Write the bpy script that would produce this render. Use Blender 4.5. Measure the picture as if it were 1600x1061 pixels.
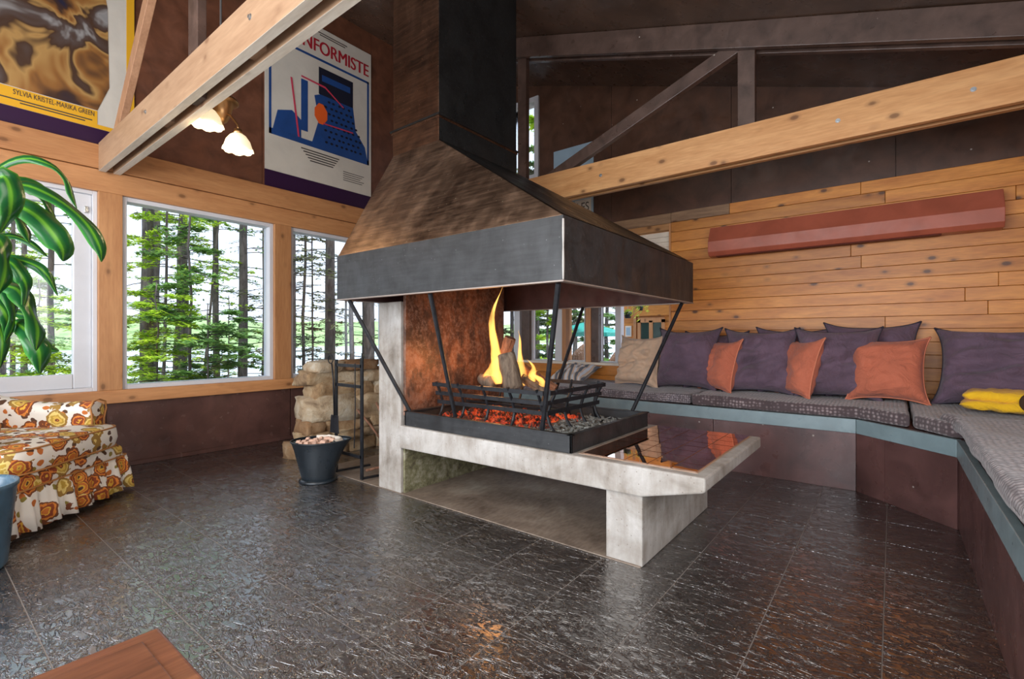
import bpy, math, random
from mathutils import Vector, Matrix, noise
R = math.radians
C = bpy.context.scene.collection
for o in list(bpy.data.objects): bpy.data.objects.remove(o)
sc = bpy.context.scene

# ---------------------------------------------------------------- camera
FW = Vector((.7861, .6181, 0)); RT = Vector((.6181, -.7861, 0)); F = 756.0
cam = bpy.data.cameras.new('camera'); cam.sensor_width = 36; cam.lens = 17.01
cam.shift_y = -2.5 / 1600; cam.clip_start = .05; cam.clip_end = 900
co = bpy.data.objects.new('camera', cam); C.objects.link(co)
co.location = (0, 0, 1); co.rotation_euler = (R(90), 0, -math.atan2(.7861, .6181))
sc.camera = co
sc.view_settings.view_transform = 'Standard'; sc.view_settings.look = 'None'
sc.view_settings.gamma = 1; sc.view_settings.use_curve_mapping = False
sc.view_settings.exposure = 0.55

# ---------------------------------------------------------------- world
w = bpy.data.worlds.new('sky'); sc.world = w; w.use_nodes = True
nt = w.node_tree; bg = nt.nodes['Background']
tc = nt.nodes.new('ShaderNodeTexCoord'); sx = nt.nodes.new('ShaderNodeSeparateXYZ')
cr = nt.nodes.new('ShaderNodeValToRGB')
nt.links.new(tc.outputs['Generated'], sx.inputs[0]); nt.links.new(sx.outputs['Z'], cr.inputs[0])
cr.color_ramp.elements[0].color = (.70, .77, .92, 1); cr.color_ramp.elements[1].color = (.50, .66, .92, 1)
nt.links.new(cr.outputs[0], bg.inputs[0]); bg.inputs[1].default_value = 1.6

sun = bpy.data.lights.new('sun', 'SUN'); sun.energy = 3.2; sun.angle = R(6); sun.color = (1, .97, .9)
so = bpy.data.objects.new('sun', sun); C.objects.link(so); so.rotation_euler = (R(22), 0, 0)
def area(name, loc, rot, sx_, sy_, power, col=(1, 1, 1), portal=False):
    l = bpy.data.lights.new(name, 'AREA'); l.shape = 'RECTANGLE'; l.size = sx_; l.size_y = sy_
    l.energy = power; l.color = col
    if portal: l.cycles.is_portal = True
    o = bpy.data.objects.new(name, l); C.objects.link(o); o.location = loc; o.rotation_euler = rot
    return o
area('window_portal_left', (1.0, 4.76, 1.35), (R(-90), 0, 0), 7.2, 1.6, 1, portal=True)
area('window_portal_far', (4.9, 3.2, 1.4), (0, R(90), 0), 1.5, 3.0, 1, portal=True)
area('rear_fill_light', (-2.45, 1.7, 1.45), (0, R(-90), 0), 1.9, 5.2, 170, (.93, .96, 1))  # added fill behind the camera, just inside the unseen rear openings
area('rear_overhead_fill', (-1.0, 1.6, 2.9), (0, R(-25), 0), 1.6, 2.2, 38, (1, .93, .84))  # added overhead fill behind the camera, no fitting is modelled
area('right_fill_light', (.4, -1.15, 1.5), (R(90), 0, 0), 2.2, 1.1, 34, (1, .96, .9))  # added fill from the unseen opening in the right wall

# ---------------------------------------------------------------- helpers
def zc(y): return 3.88 + .326 * (y - 2.84)          # underside of the sloping ceiling

class MB:
    def __init__(s): s.v = []; s.f = []; s.uv = None
    def add(s, vs, fs):
        n = len(s.v); s.v += [Vector(p) for p in vs]; s.f += [tuple(i + n for i in f) for f in fs]; return s
    def hexa(s, p): return s.add(p, [(0,3,2,1),(4,5,6,7),(0,1,5,4),(1,2,6,5),(2,3,7,6),(3,0,4,7)])
    def box(s, x0, x1, y0, y1, z0, z1):
        return s.hexa([(x0,y0,z0),(x1,y0,z0),(x1,y1,z0),(x0,y1,z0),(x0,y0,z1),(x1,y0,z1),(x1,y1,z1),(x0,y1,z1)])
    def prism(s, poly, axis, a, b):
        n = len(poly)
        def pt(q, t):
            return {'x': (t, q[0], q[1]), 'y': (q[0], t, q[1]), 'z': (q[0], q[1], t)}[axis]
        vs = [pt(q, a) for q in poly] + [pt(q, b) for q in poly]
        fs = [tuple(range(n))[::-1], tuple(range(n, 2*n))] + [(i, (i+1) % n, n+(i+1) % n, n+i) for i in range(n)]
        return s.add(vs, fs)
    def bar(s, a, b, w, h, up=(0, 0, 1)):            # rectangular bar from a to b
        a = Vector(a); b = Vector(b); d = (b - a).normalized(); u = Vector(up)
        sd = d.cross(u).normalized(); u = sd.cross(d).normalized(); sd *= w/2; u *= h/2
        return s.hexa([a-sd-u, a+sd-u, a+sd+u, a-sd+u, b-sd-u, b+sd-u, b+sd+u, b-sd+u])
    def tube(s, pts, r, n=8, cap=True):
        pts = [Vector(p) for p in pts]; k = len(pts)
        rs = r if isinstance(r, (list, tuple)) else [r]*k
        vs = []; prev = None
        for i, p in enumerate(pts):
            d = (pts[min(i+1, k-1)] - pts[max(i-1, 0)]).normalized()
            a = d.orthogonal().normalized() if prev is None else (prev - d*prev.dot(d)).normalized()
            prev = a; b = d.cross(a)
            vs += [p + (a*math.cos(2*math.pi*j/n) + b*math.sin(2*math.pi*j/n))*rs[i] for j in range(n)]
        fs = [(i*n+j, i*n+(j+1) % n, (i+1)*n+(j+1) % n, (i+1)*n+j) for i in range(k-1) for j in range(n)]
        if cap: fs += [tuple(range(n))[::-1], tuple(range((k-1)*n, k*n))]
        return s.add(vs, fs)
    def lathe(s, prof, c=(0, 0, 0), n=24, sxy=(1, 1)):
        vs = [(c[0]+r*math.cos(2*math.pi*j/n)*sxy[0], c[1]+r*math.sin(2*math.pi*j/n)*sxy[1], c[2]+z) for r, z in prof for j in range(n)]
        k = len(prof)
        fs = [(i*n+j, i*n+(j+1) % n, (i+1)*n+(j+1) % n, (i+1)*n+j) for i in range(k-1) for j in range(n)]
        return s.add(vs, fs)
    def xf(s, m): s.v = [m @ p for p in s.v]; return s
    def build(s, name, mat, parent=None, smooth=False, bevel=0, seg=2, label=None, kind=None, fix=True):
        me = bpy.data.meshes.new(name)
        off = Vector(parent.matrix_basis.translation) if (parent is not None and s.__dict__.get('world', True)) else Vector((0,0,0))
        me.from_pydata([tuple(p) for p in s.v], [], s.f); me.update()
        if fix:
            import bmesh
            b = bmesh.new(); b.from_mesh(me); bmesh.ops.recalc_face_normals(b, faces=b.faces); b.to_mesh(me); b.free()
        if s.uv is not None:
            ul = me.uv_layers.new(name='UVMap')
            for l in me.loops: ul.data[l.index].uv = s.uv[l.vertex_index]
        if mat: me.materials.append(mat)
        if smooth:
            for p in me.polygons: p.use_smooth = True
        o = bpy.data.objects.new(name, me); C.objects.link(o)
        if parent is not None:
            o.parent = parent
            if s.__dict__.get('world', True):       # points given in world coordinates
                o.location = -wloc(parent)
        if bevel:
            m = o.modifiers.new('bevel', 'BEVEL'); m.width = bevel; m.segments = seg; m.limit_method = 'ANGLE'; m.angle_limit = R(35)
        if label: o['label'] = label
        if kind: o['kind'] = kind
        return o
def wloc(o):
    v = Vector(o.location)
    while o.parent: o = o.parent; v += Vector(o.location)
    return v
def L():                                              # a builder in the parent's own coordinates
    m = MB(); m.world = False; return m
def thing(name, label, cat, loc=(0, 0, 0), rz=0, group=None):
    o = bpy.data.objects.new(name, None); C.objects.link(o); o.empty_display_size = .1
    o.location = loc; o.rotation_euler = (0, 0, rz); o['label'] = label; o['category'] = cat
    if group: o['group'] = group
    return o
def tag(o, label, cat, group=None, kind=None):
    o['label'] = label; o['category'] = cat
    if group: o['group'] = group
    if kind: o['kind'] = kind
    return o
def struct(name, m, mat, **k): return m.build(name, mat, kind='structure', **k)
def at(px, py, d):                                    # point at depth d on the sight line of a pixel
    return Vector((0, 0, 1)) + FW*d + RT*((px-800)/F*d) + Vector((0, 0, (528-py)/F*d))
def yon(px, X):                                       # Y where the sight line of a column meets the plane x = X
    r = FW + RT*((px-800)/F); return X*r.y/r.x
def xon(px, Y):
    r = FW + RT*((px-800)/F); return Y*r.x/r.y

# ---------------------------------------------------------------- materials
def mat(name, col=(.5,.5,.5), rough=.6, metal=0, **k):
    m = bpy.data.materials.new(name); m.use_nodes = True; b = m.node_tree.nodes['Principled BSDF']
    b.inputs['Base Color'].default_value = (*col, 1); b.inputs['Roughness'].default_value = rough; b.inputs['Metallic'].default_value = metal
    if 'spec' in k: b.inputs['Specular IOR Level'].default_value = k['spec']
    if 'emit' in k: b.inputs['Emission Color'].default_value = (*k['emit'], 1); b.inputs['Emission Strength'].default_value = k.get('es', 1)
    if 'ior' in k: b.inputs['Coat IOR'].default_value = k['ior']
    if 'coat' in k: b.inputs['Coat Weight'].default_value = k['coat']; b.inputs['Coat Roughness'].default_value = k.get('cr', .2)
    if 'sheen' in k: b.inputs['Sheen Weight'].default_value = k['sheen']
    return m
class G:                                              # small node graph helper
    def __init__(s, m): s.t = m.node_tree; s.b = s.t.nodes['Principled BSDF']
    def n(s, ty, **k):
        x = s.t.nodes.new('ShaderNode'+ty)
        for a, v in k.items():
            if a.startswith('i_'): x.inputs[a[2:].replace('_', ' ')].default_value = v
            else: setattr(x, a, v)
        return x
    def l(s, a, b): s.t.links.new(a, b)
    def co(s, scale=(1,1,1), src='Object', rnd=False):
        t = s.n('TexCoord'); m = s.n('Mapping'); s.l(t.outputs[src], m.inputs[0]); m.inputs['Scale'].default_value = scale
        if rnd:
            oi = s.n('ObjectInfo'); mu = s.n('Math', operation='MULTIPLY'); s.l(oi.outputs['Random'], mu.inputs[0]); mu.inputs[1].default_value = 37
            cb = s.n('CombineXYZ'); [s.l(mu.outputs[0], cb.inputs[i]) for i in range(3)]; s.l(cb.outputs[0], m.inputs['Location'])
        return m.outputs[0]
    def noise(s, co, scale=5, detail=4, rough=.5, dist=0):
        x = s.n('TexNoise'); s.l(co, x.inputs['Vector']); x.inputs['Scale'].default_value = scale; x.inputs['Detail'].default_value = detail
        x.inputs['Roughness'].default_value = rough; x.inputs['Distortion'].default_value = dist; return x.outputs['Fac']
    def vor(s, co, scale=5, feature='F1', rnd=1):
        x = s.n('TexVoronoi', feature=feature); s.l(co, x.inputs['Vector']); x.inputs['Scale'].default_value = scale; x.inputs['Randomness'].default_value = rnd; return x
    def ramp(s, fac, stops, interp='LINEAR'):
        x = s.n('ValToRGB'); e = x.color_ramp; e.interpolation = interp
        while len(e.elements) > 1: e.elements.remove(e.elements[-1])
        for i, (p, c) in enumerate(stops):
            c = (c, c, c) if isinstance(c, (int, float)) else c
            el = e.elements[0] if i == 0 else e.elements.new(p)
            el.position = p; el.color = (*c, 1)
        s.l(fac, x.inputs[0]); return x.outputs[0]
    def mix(s, fac, a, b, mode='MIX'):
        x = s.n('Mix', data_type='RGBA', blend_type=mode)
        for v, i in ((fac, 0), (a, 6), (b, 7)):
            if isinstance(v, (int, float)): x.inputs[i].default_value = v
            elif isinstance(v, tuple): x.inputs[i].default_value = (*v, 1)
            else: s.l(v, x.inputs[i])
        return x.outputs[2]
    def math(s, op, a, b=0, c=None):
        x = s.n('Math', operation=op)
        for i, v in enumerate((a, b) if c is None else (a, b, c)):
            if isinstance(v, (int, float)): x.inputs[i].default_value = v
            else: s.l(v, x.inputs[i])
        return x.outputs[0]
    def bump(s, h, strength=.3, dist=.01):
        x = s.n('Bump'); x.inputs['Strength'].default_value = strength; x.inputs['Distance'].default_value = dist
        s.l(h, x.inputs['Height']); s.l(x.outputs[0], s.b.inputs['Normal'])
    def col(s, c): s.l(c, s.b.inputs['Base Color'])
    def rough(s, c): s.l(c, s.b.inputs['Roughness'])

def wood(name, axis, light, dark, knots=.8, rough=.45, gs=1.0, vary=.25, rnd=True):
    m = mat(name, light, rough); g = G(m)
    st = {'x': (.12, 1, 1), 'y': (1, .12, 1), 'z': (1, 1, .12)}[axis]
    c = g.co(st, rnd=rnd)
    a = g.noise(c, 14*gs, 5, .6, .6)
    col = g.ramp(a, [(.3, dark), (.5, tuple((x+y)/2 for x, y in zip(light, dark))), (.68, light)])
    fine = g.noise(c, 90*gs, 2, .5)
    col = g.mix(.25, col, g.ramp(fine, [(.3, tuple(x*.7 for x in dark)), (.7, light)]))
    k = {'x': (.6, 1, 1), 'y': (1, .6, 1), 'z': (1, 1, .6)}[axis]
    v = g.vor(g.co(k, rnd=rnd), 8.5)
    ring = g.ramp(v.outputs['Distance'], [(.0, 1), (.10, .9), (.15, .3), (.25, 0)])
    col = g.mix(g.math('MULTIPLY', ring, knots), col, (.10, .035, .012))
    oi = g.n('ObjectInfo')
    vv = g.ramp(oi.outputs['Random'], [(0, 1-vary), (.5, 1), (1, 1+vary*.3)])
    col = g.mix(1.0, col, vv, 'MULTIPLY')
    g.col(col); g.bump(fine, .12, .002)
    return m
M = {}
M['pine_x'] = wood('pine_along_x', 'x', (.62, .31, .13), (.45, .19, .07), .7, .4)
M['pine_y'] = wood('pine_along_y', 'y', (.70, .39, .17), (.50, .23, .08), .8, .42)
M['pine_z'] = wood('pine_along_z', 'z', (.62, .31, .13), (.45, .19, .07), .7, .4)
M['plank'] = wood('cladding_pine', 'y', (.78, .33, .065), (.48, .155, .024), 1, .42, 1.2, .22)
M['plank_grey'] = wood('weathered_pine', 'y', (.36, .22, .12), (.16, .085, .045), .9, .6, 1.2, .2)
M['beam_x'] = wood('truss_wood', 'y', (.42, .27, .165), (.30, .175, .10), .6, .5, .8)
M['lit_sawn'] = wood('window_lit_sawn_wood', 'y', (.85, .78, .66), (.62, .53, .42), .3, .6)  # sawn wood, paled so window light from below is in its colour
M['strut'] = wood('strut_wood', 'z', (.50, .28, .16), (.34, .17, .09), .4, .5)
M['table'] = wood('table_wood', 'x', (.24, .085, .040), (.08, .026, .014), .8, .25)
def painted(name, col, rough=.35, sc_=6, var=.35, spec=.5, specks=False):
    m = mat(name, col, rough, spec=spec); g = G(m); c = g.co()
    n = g.noise(c, sc_, 5, .6, .5)
    cc = g.ramp(n, [(.3, tuple(x*(1-var) for x in col)), (.7, tuple(x*(1+var) for x in col))])
    if specks:
        v = g.vor(c, 7); cc = g.mix(g.ramp(v.outputs['Distance'], [(0, 1), (.035, 1), (.05, 0)]), cc, (.42, .38, .34))
        s = g.noise(g.co((1, 1, .25)), 9, 3, .7, 1); cc = g.mix(g.ramp(s, [(.66, 0), (.8, .25)]), cc, (.22, .17, .15))
    g.col(cc); g.rough(g.ramp(g.noise(c, 11, 3), [(.3, rough*.8), (.7, min(1, rough*1.3))])); g.bump(g.noise(c, 40, 3), .06, .004)
    return m
M['brown_wall'] = painted('dark_brown_painted_board', (.085, .040, .024), .38, specks=True)
M['brown_left'] = painted('warm_brown_painted_board', (.155, .060, .032), .42)
M['brown_ceiling'] = painted('dark_brown_ceiling_board', (.105, .062, .042), .30, 3)
M['brown_beam'] = painted('dark_stained_timber', (.095, .060, .048), .32, 8, specks=True)
M['brown_gloss'] = painted('brown_gloss_panel', (.095, .046, .038), .22, 5, .3)
M['bench_panel'] = painted('maroon_brown_bench_panel', (.10, .046, .042), .3, 5, .4, specks=True)
M['fascia'] = painted('blue_grey_painted_board', (.20, .27, .29), .32, 7, .15)
M['white'] = painted('white_window_vinyl', (.60, .61, .64), .35, 4, .05)
M['offwhite'] = painted('cream_panel', (.75, .68, .58), .5, 9, .1)
M['terracotta'] = painted('terracotta_painted_metal', (.40, .105, .060), .38, 5, .14)
M['purple_board'] = mat('purple_board', (.035, .012, .045), .3)
M['black_iron'] = painted('black_iron', (.013, .014, .017), .42, 30, .5, .3)
M['steel'] = mat('bolt_steel', (.45, .48, .5), .35, .9)
def concrete():
    m = mat('board_marked_concrete', (.5, .48, .45), .8); g = G(m); c = g.co()
    a = g.noise(c, 4, 6, .65, .4); col = g.ramp(a, [(.30, (.14, .115, .09)), (.45, (.30, .27, .235)), (.70, (.50, .485, .46))])
    st = g.noise(g.co((1, 1, .2)), 22, 4, .6); col = g.mix(.2, col, g.ramp(st, [(.35, (.2, .16, .12)), (.65, (.6, .58, .55))]))
    sp = g.vor(c, 38); col = g.mix(g.ramp(sp.outputs['Distance'], [(.08, .6), (.13, 0)]), col, (.14, .11, .08))
    g.col(col); g.bump(g.noise(c, 45, 6, .7), .45, .006); return m
M['concrete'] = concrete()
def moss():
    m = mat('mossy_concrete', (.2, .2, .1), .85); g = G(m); c = g.co()
    a = g.noise(c, 16, 7, .78, .2); col = g.ramp(a, [(.35, (.07, .055, .035)), (.5, (.17, .16, .08)), (.62, (.30, .28, .20)), (.75, (.45, .42, .35))])
    g.col(col); g.bump(g.noise(c, 40, 6, .7), .6, .01); return m
M['moss'] = moss()
def pad():
    m = mat('worn_concrete_pad', (.2, .16, .12), .55); g = G(m); c = g.co((.35, 1, 1))
    a = g.noise(g.co(), 3, 5, .6, .5); col = g.ramp(a, [(.3, (.10, .065, .045)), (.55, (.24, .18, .135)), (.75, (.40, .35, .28))])
    col = g.mix(.3, col, g.ramp(g.noise(c, 60, 3, .6), [(.3, (.05, .04, .03)), (.7, (.3, .26, .22))]))
    g.col(col); g.bump(g.noise(c, 70, 3), .3, .004); return m
M['pad'] = pad()
def soot():
    m = mat('fire_scorched_copper_plate', (.2, .08, .04), .5, .25); g = G(m); c = g.co((1, 1, .55))
    a = g.noise(c, 4.5, 7, .68, .8)
    col = g.ramp(a, [(.30, (.022, .015, .013)), (.44, (.085, .038, .024)), (.56, (.20, .085, .045)), (.68, (.34, .18, .12)), (.8, (.5, .36, .28))])
    f = g.noise(g.co(), 40, 6, .75); col = g.mix(g.ramp(f, [(.45, 0), (.7, .6)]), col, (.34, .25, .21)); col = g.mix(g.ramp(g.noise(c, 9, 6, .7), [(.5, 0), (.62, .8)]), col, (.035, .024, .022))
    g.col(col); g.rough(g.ramp(a, [(.3, .35), (.7, .6)])); g.bump(f, .25, .004); return m
M['soot'] = soot()
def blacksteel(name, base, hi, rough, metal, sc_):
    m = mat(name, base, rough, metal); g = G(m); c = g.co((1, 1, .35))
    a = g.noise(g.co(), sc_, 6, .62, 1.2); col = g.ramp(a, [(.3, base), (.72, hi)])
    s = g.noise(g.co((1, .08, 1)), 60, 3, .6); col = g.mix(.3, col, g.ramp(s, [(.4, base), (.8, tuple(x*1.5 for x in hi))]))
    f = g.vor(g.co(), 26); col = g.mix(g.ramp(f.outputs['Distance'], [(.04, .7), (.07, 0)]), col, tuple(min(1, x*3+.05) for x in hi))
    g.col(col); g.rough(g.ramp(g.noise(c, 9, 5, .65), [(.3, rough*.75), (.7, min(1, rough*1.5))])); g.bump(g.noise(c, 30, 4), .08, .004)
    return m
M['hood_band'] = blacksteel('black_hood_steel', (.006, .007, .008), (.034, .036, .039), .45, .0, 5)
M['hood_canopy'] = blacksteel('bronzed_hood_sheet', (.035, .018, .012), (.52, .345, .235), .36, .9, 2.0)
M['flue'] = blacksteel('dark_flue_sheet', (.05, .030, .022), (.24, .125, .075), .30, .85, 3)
M['flue_black'] = blacksteel('black_flue_sheet', (.010, .011, .012), (.030, .034, .036), .32, .4, 4)
M['inner'] = painted('maroon_underside', (.055, .022, .020), .6)
def mirror():
    m = mat('smoked_copper_mirror', (.90, .62, .48), .025, 1); g = G(m)
    g.rough(g.ramp(g.noise(g.co(), 30, 3), [(.5, .015), (.8, .07)])); g.bump(g.noise(g.co(rnd=True), 5, 2), .04, .01); return m
M['mirror'] = mirror()
def glass():
    m = bpy.data.materials.new('window_glass'); m.use_nodes = True; t = m.node_tree; t.nodes.remove(t.nodes['Principled BSDF'])
    out = t.nodes['Material Output']; tr = t.nodes.new('ShaderNodeBsdfTransparent'); gl = t.nodes.new('ShaderNodeBsdfGlossy')
    gl.inputs['Roughness'].default_value = .02; tr.inputs[0].default_value = (.97, .985, .98, 1)
    fr = t.nodes.new('ShaderNodeFresnel'); fr.inputs[0].default_value = 1.45; mx = t.nodes.new('ShaderNodeMixShader')
    t.links.new(fr.outputs[0], mx.inputs[0]); t.links.new(tr.outputs[0], mx.inputs[1]); t.links.new(gl.outputs[0], mx.inputs[2])
    t.links.new(mx.outputs[0], out.inputs[0]); return m
M['glass'] = glass()
def tile():
    m = mat('embossed_slate_vinyl', (.02, .016, .015), .25, spec=1.0, coat=1.0, ior=2.9, cr=.22); g = G(m)
    c = g.co(rnd=False)
    mp = g.n('Mapping'); g.l(c, mp.inputs[0]); mp.inputs['Rotation'].default_value = (0, 0, R(35)); mp.inputs['Scale'].default_value = (1, .45, 1)
    n1 = g.noise(mp.outputs[0], 34, 3, .6, 1.3); r1 = g.math('ABSOLUTE', g.math('SUBTRACT', n1, .5))
    r1 = g.math('MINIMUM', r1, .09)
    n2 = g.noise(c, 5, 3, .5, .8)
    h = g.math('ADD', g.math('MULTIPLY', r1, 3.0), g.math('MULTIPLY', n2, .5))
    g.bump(g.math('MULTIPLY', h, g.ramp(g.noise(g.co(), 1.3, 3), [(.35, .4), (.62, 1)])), 1.0, .011); g.l(g.b.inputs['Normal'].links[0].from_socket, g.b.inputs['Coat Normal'])
    wear = g.noise(c, 2.2, 5, .6); col = g.ramp(wear, [(.35, (.011, .009, .009)), (.6, (.026, .018, .015)), (.8, (.05, .035, .028))])
    v = g.vor(c, 9); col = g.mix(g.ramp(v.outputs['Distance'], [(0, 1), (.030, .9), (.045, 0)]), col, (.45, .42, .38))
    oi = g.n('ObjectInfo'); col = g.mix(1.0, col, g.ramp(oi.outputs['Random'], [(0, .8), (1, 1.25)]), 'MULTIPLY')
    g.col(col); g.rough(g.ramp(g.noise(c, 7, 4), [(.3, .20), (.7, .34)])); return m
M['tile'] = tile()
M['grout'] = mat('pale_joint', (.24, .21, .19), .6)
def weave(name, c1, c2, sc_=70):
    m = mat(name, c1, .9, sheen=.3); g = G(m); c = g.co()
    v = g.vor(c, sc_, rnd=.35); col = g.ramp(v.outputs['Distance'], [(.15, c2), (.5, c1)])
    big = g.noise(c, 6, 3, .5, .5); col = g.mix(g.ramp(big, [(.35, .0), (.7, .45)]), col, tuple(x*.45 for x in c1))
    g.col(col); g.bump(v.outputs['Distance'], .9, -.006); return m
M['blanket'] = weave('mauve_waffle_blanket', (.085, .058, .062), (.36, .29, .29), 44)
M['blanket2'] = weave('grey_waffle_cover', (.11, .09, .10), (.42, .37, .39), 60)
def cloth(name, col, var=.25, rough=.85):
    m = mat(name, col, rough, sheen=.15); g = G(m); c = g.co(rnd=True)
    n = g.noise(c, 3, 4, .6, .3); g.col(g.ramp(n, [(.3, tuple(x*(1-var) for x in col)), (.7, tuple(min(1, x*(1+var)) for x in col))]))
    g.bump(g.noise(c, 8, 5, .62, 1.6), .8, .03); return m
M['purple'] = cloth('plum_velvet', (.13, .082, .12), .35); M['purple_pipe'] = mat('plum_piping', (.03, .025, .04), .7)
M['orange'] = cloth('rust_orange_linen', (.52, .145, .078), .14); M['orange_pipe'] = mat('rust_piping', (.60, .20, .11), .8)
M['beige'] = cloth('oatmeal_linen', (.60, .43, .30), .12)
M['yellow'] = cloth('yellow_terry', (.85, .50, .015), .12, .95)
M['stripe'] = None
def stripes():
    m = mat('striped_woven_cover', (.5, .5, .5), .9); g = G(m)
    wv = g.n('TexWave', wave_type='BANDS', bands_direction='Y'); g.l(g.co(), wv.inputs['Vector']); wv.inputs['Scale'].default_value = 4; wv.inputs['Distortion'].default_value = .6
    g.col(g.ramp(wv.outputs['Fac'], [(.1, (.55, .58, .62)), (.35, (.55, .33, .18)), (.55, (.60, .52, .42)), (.8, (.12, .13, .15))])); return m
M['stripe'] = stripes()
def floral():
    m = mat('floral_upholstery', (.8, .76, .68), .8); g = G(m); c0 = g.co()
    wn = g.n('TexNoise'); g.l(c0, wn.inputs['Vector']); wn.inputs['Scale'].default_value = 18
    vm = g.n('VectorMath', operation='MULTIPLY_ADD'); g.l(wn.outputs['Color'], vm.inputs[0]); vm.inputs[1].default_value = (.03, .03, .03); g.l(c0, vm.inputs[2])
    c = vm.outputs[0]; base = (.82, .78, .70)
    s = g.vor(c, 23, rnd=.95); sm = g.ramp(s.outputs['Distance'], [(.38, 1), (.42, 0)])
    sc1 = g.n('SeparateColor'); g.l(s.outputs['Color'], sc1.inputs[0])
    leafc = g.ramp(sc1.outputs[0], [(0, (.10, .045, .02)), (.35, (.28, .22, .04)), (.55, (.55, .16, .03)), (.8, (.10, .05, .03))], 'CONSTANT')
    on = g.math('MULTIPLY', sm, g.math('GREATER_THAN', sc1.outputs[1], .25))
    col = g.mix(on, base, leafc)
    b = g.vor(c, 10, rnd=.95); sb = g.n('SeparateColor'); g.l(b.outputs['Color'], sb.inputs[0])
    ptl = g.noise(c, 34, 2, .5); dd = g.math('ADD', b.outputs['Distance'], g.math('MULTIPLY', g.math('SUBTRACT', ptl, .5), .28))
    fa = g.ramp(dd, [(0, (.10, .04, .03)), (.10, (.72, .42, .05)), (.17, (.60, .17, .03)), (.27, (.80, .45, .05)), (.31, (.30, .06, .02)), (.40, (.75, .25, .04)), (.47, (.20, .06, .02))], 'CONSTANT')
    fb = g.ramp(dd, [(0, (.60, .20, .04)), (.08, (.20, .06, .02)), (.16, (.75, .50, .10)), (.27, (.55, .35, .05)), (.36, (.80, .62, .2)), (.43, (.35, .2, .04))], 'CONSTANT')
    fl = g.mix(g.math('GREATER_THAN', sb.outputs[0], .5), fa, fb)
    fm = g.math('MULTIPLY', g.math('LESS_THAN', dd, .56), g.math('GREATER_THAN', sb.outputs[1], .06))
    g.col(g.mix(fm, col, fl)); return m
M['floral'] = floral()
M['piping'] = mat('rust_chair_piping', (.45, .20, .06), .7)
def bark(name, a, b, sc_=5):
    m = mat(name, a, .9); g = G(m); c = g.co((1, 1, .25)); n = g.noise(c, sc_*6, 5, .7, .5)
    g.col(g.ramp(n, [(.3, a), (.7, b)])); g.bump(n, .8, .02); return m
M['bark'] = bark('spruce_bark', (.045, .035, .032), (.20, .165, .15), 3)
M['bark_dark'] = bark('dark_twig_bark', (.03, .024, .02), (.09, .075, .065), 3)
M['log'] = bark('firewood_bark', (.06, .04, .028), (.27, .20, .14), 5)
M['char'] = bark('split_log_wood', (.09, .03, .015), (.36, .16, .08), 5)
M['stick'] = bark('reddish_stick', (.12, .05, .03), (.34, .17, .10), 5)
def leafmat(name, a, b, trans=.45):
    m = bpy.data.materials.new(name); m.use_nodes = True; g = G(m); t = m.node_tree
    ge = g.n('NewGeometry'); col = g.ramp(ge.outputs['Random Per Island'], [(0, a), (1, b)])
    g.col(col); g.b.inputs['Roughness'].default_value = .6
    tl = g.n('BsdfTranslucent'); g.l(col, tl.inputs[0]); mx = g.n('MixShader'); mx.inputs[0].default_value = trans
    g.l(g.b.outputs[0], mx.inputs[1]); g.l(tl.outputs[0], mx.inputs[2]); g.l(mx.outputs[0], t.nodes['Material Output'].inputs[0]); return m
M['leaf_bright'] = leafmat('young_green_foliage', (.22, .42, .02), (.70, .85, .08), .55)
M['leaf_dark'] = leafmat('spruce_foliage', (.06, .18, .04), (.30, .50, .12))
M['leaf_olive'] = leafmat('pine_foliage', (.08, .10, .04), (.24, .26, .12))
def dracaena():
    m = mat('variegated_corn_plant_leaf', (.05, .3, .03), .28); g = G(m)
    t = g.n('TexCoord'); s = g.n('SeparateXYZ'); g.l(t.outputs['UV'], s.inputs[0])
    n = g.noise(g.co((60, 3, 1), 'UV'), 1, 2)
    u = g.math('ADD', s.outputs[0], g.math('MULTIPLY', g.math('SUBTRACT', n, .5), .06))
    col = g.ramp(u, [(0, (.05, .26, .03)), (.15, (.015, .12, .03)), (.36, (.010, .085, .025)), (.44, (.09, .28, .02)), (.50, (.13, .34, .03)), (.56, (.03, .16, .02)), (.72, (.008, .075, .025)), (.9, (.02, .14, .03)), (1, (.14, .36, .04))])
    g.col(col); tl = g.n('BsdfTranslucent'); g.l(col, tl.inputs[0]); mx = g.n('MixShader'); mx.inputs[0].default_value = .22
    g.l(g.b.outputs[0], mx.inputs[1]); g.l(tl.outputs[0], mx.inputs[2]); g.l(mx.outputs[0], m.node_tree.nodes['Material Output'].inputs[0]); return m
M['dracaena'] = dracaena()
def stone():
    m = mat('field_stone', (.5, .4, .3), .85); g = G(m); c = g.co(rnd=True)
    a = g.noise(c, 5, 6, .65, .6); col = g.ramp(a, [(.3, (.22, .14, .08)), (.45, (.46, .33, .20)), (.6, (.60, .50, .36)), (.78, (.74, .70, .62))])
    oi = g.n('ObjectInfo'); col = g.mix(1.0, col, g.ramp(oi.outputs['Random'], [(0, (.62, .46, .34)), (.5, (.9, .82, .7)), (.8, (.95, .95, .95)), (1, (1.05, 1.1, 1.15))]), 'MULTIPLY')
    g.col(col); g.bump(g.noise(c, 16, 7, .72), 1.0, .03); return m
M['stone'] = stone(); M['mortar'] = mat('sandy_mortar', (.24, .19, .13), .95)
M['bucket'] = painted('black_enamel', (.012, .018, .024), .3, 5, .3)
M['blue_pot'] = painted('slate_blue_plastic', (.065, .13, .19), .32, 9, .3)
M['soil'] = mat('dark_soil', (.03, .02, .015), 1)
M['brass'] = mat('antique_brass', (.50, .29, .13), .35, .9)
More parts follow.
